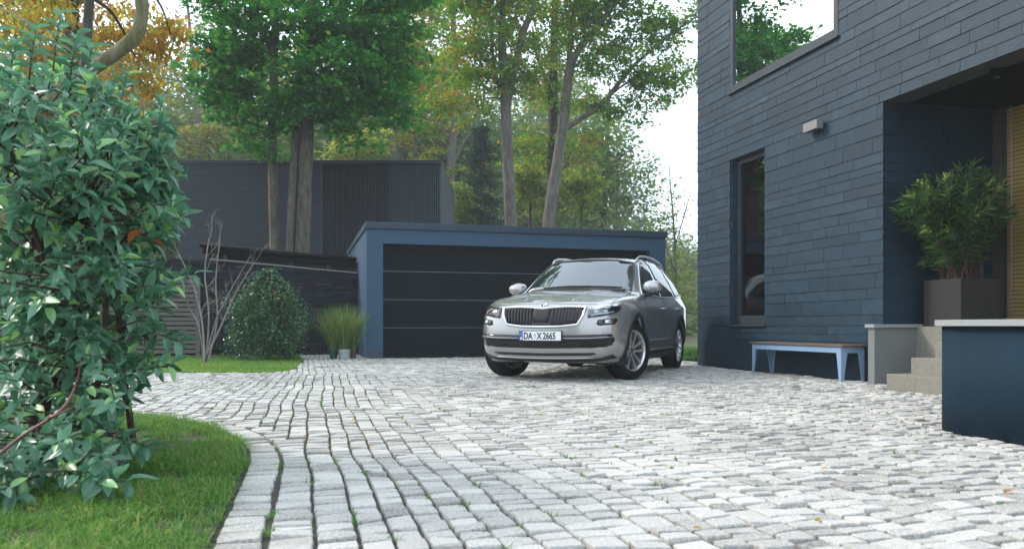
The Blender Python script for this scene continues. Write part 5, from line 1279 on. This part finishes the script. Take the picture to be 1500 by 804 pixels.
# far wood: one hazy mass of trunks and foliage
random.seed(5)
fw = MB(); P = []; 
for i in range(330):
    dep = random.uniform(42, 115); lim = 1.0
    px = random.uniform(-250, 1090)
    if px > 850: dep = random.uniform(60, 130)
    b = c2w((px - 750) / FOC * dep, dep); hgt = (417 if px < 860 else max(130, 417 - (px - 860) * 2.6)) / FOC * dep * random.uniform(.5, 1.02) + .6; r = random.uniform(.14, .34)
    lean = Vector((random.gauss(0, .6), random.gauss(0, .6), 0))
    fw.tube([b, b + Vector((0, 0, hgt * .35)) + lean * .3, b + Vector((0, 0, hgt * .7)) + lean * .6, b + Vector((0, 0, hgt)) + lean], [r, r * .8, r * .5, .04], 6, False)
    for j in range(random.randint(16, 30)):
        z = random.uniform(.18, 1.0); a = random.uniform(0, 6.28); rad = random.uniform(.3, 1) * (4.2 - 2.6 * abs(z - .6))
        c = b + Vector((math.cos(a) * rad, math.sin(a) * rad, hgt * z)) + lean * z
        fw.tube([b + Vector((0, 0, hgt * max(.1, z - .15))) + lean * z, c], [r * .25, .02], 4, False)
        nl = random.randint(50, 80) if px < 900 else random.randint(22, 44)
        P.append(np.array(c) + RNG.normal(0, 1, (nl, 3)) * np.array([1.0, 1.0, .6]))
for i in range(260):                                            # brushwood near the ground
    dep = random.uniform(46, 100); px = random.uniform(-250, 1090); b = c2w((px - 750) / FOC * dep, dep)
    P.append(np.array(b) + np.abs(RNG.normal(0, 1, (150, 3))) * np.array([0, 0, 1.9]) + RNG.normal(0, 1, (150, 3)) * np.array([2.2, 2.2, .2]))
FW = empty('forest', c2w(-4, 80), label='misty autumn wood far behind the garage', cat='forest'); FW['kind'] = 'stuff'
fw.v = [(x - FW.location.x, y - FW.location.y, z) for x, y, z in fw.v]
o = fw.build('trunks', B_GREY, FW); o['kind'] = 'stuff'
P = np.concatenate(P) - np.array([FW.location.x, FW.location.y, 0]); px_t = np.clip(RNG.normal(.5, .13, len(P)) + patch(P[:, :2], .06) * .55, 0, 1)
V, F, T = leaf_quads(P, RNG.uniform(.28, .55, len(P)), 0.8, px_t, 0.2)
o = link('foliage', fast_mesh('foliage', V, F, T), FW, L_FAR); o['kind'] = 'stuff'

# ------------------------------------------------------------------ leaf templates with real curvature
def leaf_template(curl, fold, n=5, tipw=0.9, shape=1.0):
    """unit leaf along +x, width 1 (scaled later), 3 x n vertices"""
    V = []
    for i in range(n):
        t = i / (n - 1); w = (math.sin(math.pi * min(1, t ** shape * 0.96 + 0.02)) ** 0.8) * 0.5
        z = -curl * t * t + 0.04 * math.sin(t * 6)
        V += [(t, -w, z + fold * w), (t, 0, z), (t, w, z + fold * w)]
    F = [(3 * i + j, 3 * i + 3 + j, 3 * i + 4 + j, 3 * i + 1 + j) for i in range(n - 1) for j in range(2)]
    return np.array(V), np.array(F, np.int32)
def frame(d, up):
    x = d.normalized(); y = up.cross(x); y = y.normalized() if y.length > 1e-5 else x.orthogonal().normalized(); return x, y, x.cross(y)
def place_leaves(root, leaves, mats, templates, wid, solo=300, name='leaf', mass='foliage'):
    """leaves: list of (pos, dir, up, length, tint); the nearest become parts of their own"""
    o0 = Vector(root.location); ms = []
    for (V, F) in templates:
        row = []
        for tv in (0.08, 0.25, 0.4, 0.55, 0.7, 0.85, 0.97):
            me = fast_mesh(name, V * np.array([1, wid, 1]), F, np.full(len(V), tv), True); me.materials.append(mats); row.append((tv, me))
        ms.append(row)
    def key(l):
        px, py = to_px(l[0]); d = depth_of(l[0]); return d if (0 < px < 1500 and 0 < py < 804) else 99
    order = sorted(range(len(leaves)), key=lambda i: key(leaves[i])); VV, FF, TT = [], [], []; nb = 0
    for r, i in enumerate(order):
        p_, d, up, ln, tv = leaves[i]; x, y, z = frame(d, up); k = i % len(templates)
        if r < solo:
            me = min(ms[k], key=lambda q: abs(q[0] - tv))[1]; o = link(name, me, root)
            q = p_ - o0; o.matrix_local = Matrix(((x.x * ln, y.x * ln, z.x * ln, q.x), (x.y * ln, y.y * ln, z.y * ln, q.y), (x.z * ln, y.z * ln, z.z * ln, q.z), (0, 0, 0, 1)))
        else:
            V, F = templates[k]; M_ = np.array([tuple(x * ln), tuple(y * ln), tuple(z * ln)])
            VV.append((V * np.array([1, wid, 1])) @ M_ + np.array(p_ - o0)); FF.append(F + nb); TT.append(np.full(len(V), tv)); nb += len(V)
    if VV:
        o = link(mass, fast_mesh(mass, np.concatenate(VV), np.concatenate(FF), np.concatenate(TT), True), root, mats); o['kind'] = 'stuff'

# ------------------------------------------------------------------ big evergreen bush in the near corner
random.seed(11)
L_BUSH = leaf_mat('bush_leaf', [(0, (0.047, 0.129, 0.073)), (0.4, (0.095, 0.239, 0.143)), (0.75, (0.169, 0.344, 0.210)), (0.92, (0.275, 0.501, 0.146)), (1, (0.508, 0.148, 0.055))], rough=0.36, trans=0.28, spec=0.7)
B_TWIG = bark('twig_bark', (0.050, 0.030, 0.022), (0.12, 0.065, 0.05), 40)
BB = empty('evergreen_bush', ground(95, 672), label='large glossy evergreen bush filling the near corner of the lawn', cat='bush')
b0 = Vector(BB.location)
right_edge = [(60, 130), (95, 190), (140, 235), (200, 262), (260, 272), (380, 268), (440, 258), (500, 242), (560, 215), (610, 190), (660, 180), (700, 150), (740, 110), (780, 60)]
def rx_at(y):
    for (y0, x0), (y1, x1) in zip(right_edge[:-1], right_edge[1:]):
        if y0 <= y <= y1: return x0 + (x1 - x0) * (y - y0) / (y1 - y0)
    return 60 if y < 60 else 40
def top_at(x): return 92 if x < 130 else 92 + (x - 130) * 0.55
stems = MB(); leaves = []; bases = [ground(95 + random.gauss(0, 40), 668 + random.gauss(0, 14)) for _ in range(9)]
main = []
for i, bs in enumerate(bases):
    tipx = random.uniform(-60, 200); tipy = random.uniform(110, 330)
    tip = atd(tipx, tipy, random.uniform(3.4, 4.6)); mid = bs.lerp(tip, .5) + Vector((random.gauss(0, .08), random.gauss(0, .08), .12))
    path = [bs, bs.lerp(mid, .5) + Vector((random.gauss(0, .03), random.gauss(0, .03), .05)), mid, mid.lerp(tip, .6) + Vector((0, 0, .03)), tip]
    k = MB(); rough_tube(k, [q - b0 for q in path], [.018, .015, .012, .009, .004], 7, 4); k.build('stem', B_TWIG, BB)
    for a, b in zip(path[:-1], path[1:]):
        for s in range(5): main.append(a.lerp(b, s / 5))
n_sh = 0; tries = 0
while n_sh < 560 and tries < 9000:
    tries += 1
    y = random.uniform(70, 770); xr = rx_at(y); x = xr - abs(random.gauss(0, 1)) * 0.55 * (xr + 90) if random.random() < .5 else random.uniform(-90, xr)
    if x < -100 or y < top_at(x): continue
    if y > 560 and random.random() < .35: continue
    dep = random.uniform(3.05, 4.75) if y < 640 else random.uniform(2.7, 3.7)
    if x > 190: dep = random.uniform(3.6, 4.4)
    tip = atd(x, y, dep)
    if tip.z < 0.04: continue
    st = min(main, key=lambda q: (q - tip).length + (0.6 if q.z > tip.z else 0))
    mid = st.lerp(tip, .55) + Vector((random.gauss(0, .04), random.gauss(0, .04), random.uniform(-.06, .08)))
    stems.tube([st - b0, mid - b0, mid.lerp(tip, .5) - b0 + Vector((0, 0, .01)), tip - b0], [.006, .0045, .0035, .0022], 5, False)
    n_sh += 1; ax = (tip - mid).normalized(); ax = (ax + Vector((0, 0, .35))).normalized()
    nl = random.randint(8, 13); reach = random.uniform(.16, .30); ph = random.uniform(0, 6.28); e1 = ax.orthogonal().normalized(); e2 = ax.cross(e1)
    new = random.random() < .10; dead = random.random() < .03
    for j in range(nl):
        f = (j / nl) ** .8; pos = tip - ax * reach * (1 - f); a = ph + j * 2.4; rd = e1 * math.cos(a) + e2 * math.sin(a)
        d = (rd * (1 - .45 * f) + ax * (.35 + .6 * f) + Vector((0, 0, random.uniform(-.35, .15)))).normalized()
        up = (ax * .55 + Vector((random.gauss(0, .25), random.gauss(0, .25), .75))).normalized()
        ln = random.uniform(.052, .104) * (1 - .35 * (f > .85)); tv = min(.9, max(0, random.gauss(.42, .27) + (.42 if new and f > .5 else 0)))
        if dead and random.random() < .4: tv = 1.0
        leaves.append((pos, d, up, ln, tv))
# three stray sprigs beyond the outline
for (sx, sy, tx, ty, dep) in ((222, 300, 236, 150, 3.9), (150, 560, 250, 535, 3.6), (60, 690, 185, 705, 2.9), (200, 350, 268, 320, 4.1), (170, 250, 250, 260, 4.0), (75, 130, 88, 22, 4.0), (40, 140, 52, 45, 3.8), (10, 150, 22, 66, 3.7), (120, 150, 134, 72, 4.2), (170, 190, 186, 112, 4.1), (100, 140, 112, 55, 3.9), (-20, 150, -8, 48, 3.9), (150, 640, 215, 655, 3.4), (180, 480, 262, 500, 3.9), (200, 420, 284, 402, 4.2)):
    a = atd(sx, sy, dep); tip = atd(tx, ty, dep - .1); stems.tube([a - b0, a.lerp(tip, .5) - b0 + Vector((0, 0, .02)), tip - b0], [.005, .004, .002], 5, False)
    ax = (tip - a).normalized(); e1 = ax.orthogonal().normalized(); e2 = ax.cross(e1); Lg = (tip - a).length
    for j in range(14):
        f = (j + 1) / 14; rd = e1 * math.cos(j * 2.4) + e2 * math.sin(j * 2.4)
        leaves.append((a.lerp(tip, .35 + .65 * f), (rd + ax * (.3 + .6 * f)).normalized(), Vector((random.gauss(0, .2), random.gauss(0, .2), 1)).normalized(), random.uniform(.07, .105), min(.9, max(0, random.gauss(.45, .2)))))
o = stems.build('twigs', B_TWIG, BB); o['kind'] = 'stuff'
place_leaves(BB, leaves, L_BUSH, [leaf_template(.22, .35), leaf_template(.35, .2), leaf_template(.08, .5)], 0.44)
# bare red-brown shoot leaning in from the edge
k = MB(); rough_tube(k, [atd(*q) - b0 for q in ((-30, 690, 2.35), (30, 640, 2.4), (90, 600, 2.45), (112, 560, 2.5), (118, 525, 2.5))], [.0055, .005, .0045, .003, .0015], 7, 4)
k.tube([atd(70, 613, 2.43) - b0, atd(104, 598, 2.4) - b0, atd(112, 590, 2.4) - b0], [.003, .002, .001], 6); k.build('red_shoot', simple('red_twig', (0.13, 0.03, 0.035), 0.5, var=.3), BB)

# ------------------------------------------------------------------ rounded holly by the wall
random.seed(3)
hb = ground(393, 526.5); u = depth_of(hb) / FOC
HB = empty('holly_bush', hb, label='dense rounded dark green bush on the lawn before the stone wall', cat='bush'); k = MB()
for i in range(9):
    a = random.uniform(0, 6.28); k.tube([(0, 0, -.02), (math.cos(a) * .15, math.sin(a) * .15, .5), (math.cos(a) * .35, math.sin(a) * .35, random.uniform(.9, 1.4))], [.02, .014, .005], 6, False)
k.build('stems', B_DARK, HB); P = []
for i in range(620):
    z = random.uniform(.03, 1.0); prof = (0.66 * math.sin(math.pi * min(1, (z * .80 + .22))) ** .7 + .05) if z < .99 else .1
    a = random.uniform(0, 6.28); lump = 1 + .38 * mnoise.noise(Vector((math.cos(a) * 1.6, math.sin(a) * 1.6, z * 3.6))); rad = prof * lump * random.uniform(.6, 1.04) * (1.15 if random.random() < .12 else 1)
    c = np.array([math.cos(a) * rad, math.sin(a) * rad, z * 1.62 + random.gauss(0, .03)])
    P.append(c + RNG.normal(0, 1, (24, 3)) * .06)
P = np.concatenate(P); P = P[P[:, 2] > 0.01]; T = np.clip(RNG.normal(.42, .2, len(P)) + np.where((P[:, 2] > 1.1) & (RNG.random(len(P)) < .06), .45, 0), 0, 1)
V, F, TT = leaf_quads(P, RNG.uniform(.045, .085, len(P)), .5, T, .1, .6)
o = link('foliage', fast_mesh('foliage', V, F, TT), HB, L_HOLLY); o['kind'] = 'stuff'

# ------------------------------------------------------------------ bare pale shrub
random.seed(9)
sb0 = ground(306, 530); dS = depth_of(sb0)
BS = empty('bare_shrub', sb0, label='leafless pale grey shrub with thin twigs on the lawn', cat='shrub'); M_TW = bark('pale_twig', (0.16, 0.14, 0.12), (0.36, 0.33, 0.29), 60)
k = MB()
def twig(a, d, ln, r, lev):
    b = a + d * ln; m_ = a.lerp(b, .5) + Vector((random.gauss(0, .05), random.gauss(0, .05), random.gauss(0, .03))) * ln
    k.tube([a, m_, b], [r, r * .85, r * .6], 6 if lev < 2 else 4, False)
    if lev < 4:
        for _ in range(random.randint(2, 4)):
            q = a.lerp(b, random.uniform(.35, 1.0)); nd = (d + Vector((random.gauss(0, .5), random.gauss(0, .5), random.gauss(.05, .35)))).normalized(); twig(q, nd, ln * random.uniform(.5, .75), r * .5, lev + 1)
for pts, r in (([(300, 528), (296, 470), (284, 420), (262, 372)], .022), ([(302, 528), (306, 460), (300, 400), (306, 350)], .02), ([(304, 528), (318, 470), (316, 410), (322, 352)], .018), ([(296, 531), (318, 490), (345, 430), (372, 385)], .022), ([(300, 530), (316, 470), (330, 440), (352, 400)], .017), ([(298, 528), (292, 480), (280, 455), (268, 430)], .013)):
    P = [atd(x, y, dS + random.gauss(0, .1)) - sb0 for x, y in pts]; P[0].z = -.02
    out, rr = rough_tube(k, P, [r, r * .8, r * .6, r * .4], 7, 5)
    for j in range(6, len(out), 2):
        d = (out[j] - out[j - 1]).normalized(); twig(out[j], (d + Vector((random.gauss(0, .6), random.gauss(0, .5), random.gauss(.1, .3)))).normalized(), random.uniform(.16, .36), rr[j] * .5, 2)
    twig(out[-1], (out[-1] - out[-3]).normalized(), .34, r * .35, 2)
k.build('branches', M_TW, BS)

# ------------------------------------------------------------------ pots by the garage
M_ZINC = simple('zinc', (0.42, 0.46, 0.46), 0.45, metal=0.4, var=.15, scale=12); M_POTG = simple('green_pot', (0.015, 0.06, 0.03), 0.3); M_POTB = simple('brown_pot', (0.09, 0.045, 0.03), 0.5)
L_REED = leaf_mat('reed_blade', [(0, (0.072, 0.156, 0.039)), (0.5, (0.182, 0.260, 0.072)), (0.8, (0.364, 0.351, 0.143)), (1, (0.546, 0.442, 0.221))], trans=.35)
def pot(px, r, h, m_, label, grass, dy=0.0):
    b = ground(px, 525.5); b.y += dy; o = empty('plant_pot', b, label=label, cat='pot', group='plant pots by the garage')
    k = MB(); k.lathe([(r * .78, 0), (r * .86, h * .35), (r * .97, h * .9), (r * 1.02, h), (r * .95, h * 1.01), (r * .90, h * .9), (0, h * .88)], 28); k.build('pot', m_, o)
    if grass:
        n = grass; k = np.random.default_rng(4 + n); Vs, Fs, Ts = [], [], []
        for i in range(n):
            a = k.uniform(0, 6.28); rr = r * .75 * math.sqrt(k.random()); L = k.uniform(.55, 1.0); lean = abs(k.normal(.22, .20)); bend = lean * 1.4; a2 = a + k.normal(0, .4); d = np.array([math.cos(a2), math.sin(a2), 0]); sd = np.array([-d[1], d[0], 0]); w = k.uniform(.003, .006)
            base = np.array([math.cos(a) * rr, math.sin(a) * rr, h * .85]); row = []
            for s in range(6):
                t_ = s / 5; q = base + d * (lean * t_ + bend * t_ ** 3 * .45) * L + np.array([0, 0, L * (t_ - .30 * bend * t_ ** 3)]); ww = w * (1 - t_ ** 2) + .0006; row += [q - sd * ww, q + sd * ww]
            Fs.append(np.array([(2 * s, 2 * s + 1, 2 * s + 3, 2 * s + 2) for s in range(5)]) + 12 * i); Vs.append(np.array(row)); Ts.append(np.full(12, min(1, max(0, k.normal(.32, .24)))))
        q = link('grass_tuft', fast_mesh('grass_tuft', np.concatenate(Vs), np.concatenate(Fs), np.concatenate(Ts), True), o, L_REED); q['kind'] = 'stuff'
pot(488.5, .085, .17, M_POTG, 'small dark green pot with tall grass left of the zinc pot', 420)
pot(504.5, .125, .185, M_ZINC, 'zinc grey pot of tall feathery grass in front of the garage corner', 700)
pot(518.0, .07, .17, M_POTB, 'narrow brown pot between the zinc pot and the garage wall', 140, .12)

# ------------------------------------------------------------------ planter with oleander
random.seed(15)
PX, PY, PS = 6.74, 6.75, 0.51
PT = empty('square_planter', (PX + PS / 2, PY + PS / 2, FLOOR_Z), label='square charcoal planter box on the porch', cat='planter')
M_PLANT = simple('planter_charcoal', (0.022, 0.021, 0.021), 0.6, spec=.3, var=.08, scale=3, bump=.06, bscale=150); h2 = PS / 2
k = MB()
for a, b in (((-h2, -h2, 0), (-h2 + .025, h2, PS)), ((h2 - .025, -h2, 0), (h2, h2, PS)), ((-h2 + .025, -h2, 0), (h2 - .025, -h2 + .025, PS)), ((-h2 + .025, h2 - .025, 0), (h2 - .025, h2, PS)), ((-h2 + .025, -h2 + .025, 0.02), (h2 - .025, h2 - .025, .05))): k.box(a, b)
k.build('box', M_PLANT, PT); MB().box((-h2 + .026, -h2 + .026, .06), (h2 - .026, h2 - .026, PS - .04)).build('soil', M_SOIL, PT)
L_OLEA = leaf_mat('oleander_leaf', [(0, (0.019, 0.054, 0.023)), (0.45, (0.046, 0.110, 0.039)), (0.8, (0.104, 0.195, 0.052)), (1, (0.361, 0.400, 0.068))], rough=.38, trans=.22, spec=.5)
OL = empty('oleander', (PX + PS / 2, PY + PS / 2, FLOOR_Z + PS - .04), label='bushy narrow-leaved oleander growing in the charcoal planter', cat='plant'); o0 = Vector(OL.location)
dO = depth_of(o0); leaves = []; tw = MB()
for i in range(120):
    ex = random.uniform(-1, 1); px = 1390 + ex * 100 * random.uniform(.55, 1.0); top = 236 + 60 * abs((px - 1415) / 100) ** 1.7
    py = random.uniform(top, 300 + 60 * random.random()) if random.random() < .8 else random.uniform(300, 390)
    if py > 330: px = 1405 + (px - 1405) * .62
    tip = atd(px, py, dO + random.uniform(-.5, .42)); bs = o0 + Vector((random.uniform(-.15, .15), random.uniform(-.15, .15), 0)); mid = bs.lerp(tip, .5) + Vector((0, 0, .14))
    path = [bs, bs.lerp(mid, .5) + Vector((0, 0, .05)), mid, mid.lerp(tip, .55) + Vector((0, 0, .02)), tip]
    (MB().tube([q - o0 for q in path], [.007, .006, .005, .0035, .002], 5, False)).build('stem', B_TWIG, OL)
    Lp = (tip - bs).length; nl = int(14 + 20 * Lp); young = random.random() < .5
    for j in range(nl):
        f = .14 + .86 * (j / nl); g_ = f * 4; a_ = min(3, int(g_)); pos = path[a_].lerp(path[a_ + 1], g_ - a_); ax = (path[a_ + 1] - path[a_]).normalized(); e1 = ax.orthogonal().normalized(); e2 = ax.cross(e1); rd = e1 * math.cos(j * 2.1) + e2 * math.sin(j * 2.1)
        d = (rd * (1.0 - .5 * f) + ax * (.5 + .5 * f) + Vector((0, 0, random.uniform(-.3, .1)))).normalized(); tv = max(0, min(.82, random.gauss(.45, .2)))
        if young and f > .93: tv = random.uniform(.9, 1.0)
        leaves.append((pos, d, Vector((random.gauss(0, .4), random.gauss(0, .4), 1)).normalized(), random.uniform(.10, .165) * (.6 if young and f > .93 else 1), tv))
place_leaves(OL, leaves, L_OLEA, [leaf_template(.12, .3, 5, shape=.9), leaf_template(.25, .2, 5, shape=.9)], 0.14)

# ------------------------------------------------------------------ fallen leaves
n = 90; c = np.column_stack([RNG.uniform(-2, 6.2, n), RNG.uniform(2.2, 14, n)]); P = np.column_stack([c, np.full(n, .008)])
V, F, T = leaf_quads(P, RNG.uniform(.025, .05, n), .6, np.clip(RNG.normal(.75, .2, n), 0, 1), 0.0, .95, .6)
tag(link('fallen_leaves', fast_mesh('fallen_leaves', V, F, T), None, L_CHEST), 'few orange fallen leaves scattered over the setts', 'leaves', kind='stuff')
# ================================================================== bench by the house wall
M_BLUE = simple('blue_steel', (0.22, 0.33, 0.48), 0.45, var=.08, scale=5); M_PLANK = simple('bench_plank', (0.13, 0.078, 0.055), 0.55, var=.35, scale=3, bump=.25, bscale=50, stretch=(12, .6, 12))
BX0, BX1, BY0, BY1, BZ = 6.02, 6.33, 7.72, 9.55, 0.428
BE = empty('garden_bench', ((BX0 + BX1) / 2, (BY0 + BY1) / 2, 0), label='backless wooden bench with pale blue steel legs against the slate wall', cat='bench')
def be(p): return (p[0] - (BX0 + BX1) / 2, p[1] - (BY0 + BY1) / 2, p[2])
wv = (BX1 - BX0 + .03) / 3
for i in range(3):
    x = BX0 - .02 + i * (wv + .004); MB().box(be((x, BY0 - .05, BZ - .022)), be((x + wv - .004, BY1 + .05, BZ)), bev=.003).build('seat_plank', M_PLANK, BE)
for a, b in (((BX0, BY0, BZ - .095), (BX0 + .008, BY1, BZ - .024)), ((BX1 - .008, BY0, BZ - .095), (BX1, BY1, BZ - .024)), ((BX0 + .009, BY0, BZ - .095), (BX1 - .009, BY0 + .008, BZ - .024)), ((BX0 + .009, BY1 - .008, BZ - .095), (BX1 - .009, BY1, BZ - .024))):
    MB().box(be(a), be(b)).build('rail', M_BLUE, BE)
for x, sx in ((BX0 - .003, 1), (BX1 + .003, -1)):
    for y, sy in ((BY0 - .003, 1), (BY1 + .003, -1)):
        k = MB()
        for pl in (0, 1):                                   # angle-iron leg, tapering downwards
            wt, wb_ = .085, .036
            if pl == 0: poly = [(0, 0), (wb_, 0), (wt, .335), (wt + .03, .372), (wt + .03, .40), (0, .40)]; A = lambda u_, z_, e: be((x + sx * e, y + sy * u_, z_))
            else: poly = [(.007, 0), (wb_, 0), (wt, .335), (wt + .03, .372), (wt + .03, .40), (.007, .40)]; A = lambda u_, z_, e: be((x + sx * u_, y + sy * e, z_))
            n = len(poly); vs = [A(u_, z_, 0) for u_, z_ in poly] + [A(u_, z_, .006) for u_, z_ in poly]
            k.add(vs, [tuple(range(n)), tuple(reversed(range(n, 2 * n)))] + [(i, n + i, n + (i + 1) % n, (i + 1) % n) for i in range(n)])
        bm = bmesh.new(); me = k.mesh('leg'); bm.from_mesh(me); bmesh.ops.recalc_face_normals(bm, faces=bm.faces[:]); bm.to_mesh(me); bm.free()
        lg = link('leg', me, BE, M_BLUE)
        for q in (.02, .06):
            for z in (.35, .385):
                pos = be((x - sx * .003, y + sy * q, z)); k2 = MB(); k2.lathe([(0, .004), (.005, .003), (.006, 0)], 8, Matrix.Translation(pos) @ Matrix.Rotation(R(-90 * sx), 4, 'Y')); k2.build('bolt', M_METAL, lg)

# ================================================================== haze
M_HAZE = bpy.data.materials.new('haze'); M_HAZE.use_nodes = True; t = M_HAZE.node_tree; t.nodes.clear()
vo = t.nodes.new('ShaderNodeVolumePrincipled'); vo.inputs['Color'].default_value = (0.93, 0.97, 1.0, 1); vo.inputs['Density'].default_value = 0.0013; vo.inputs['Anisotropy'].default_value = 0.0
ou = t.nodes.new('ShaderNodeOutputMaterial'); t.links.new(vo.outputs[0], ou.inputs['Volume'])
hz = MB().box((-310, -310, -1.05), (310, 310, 40)).build('haze', M_HAZE); hz['kind'] = 'stuff'; hz['label'] = 'pale morning mist hanging over the place'; hz['category'] = 'haze'
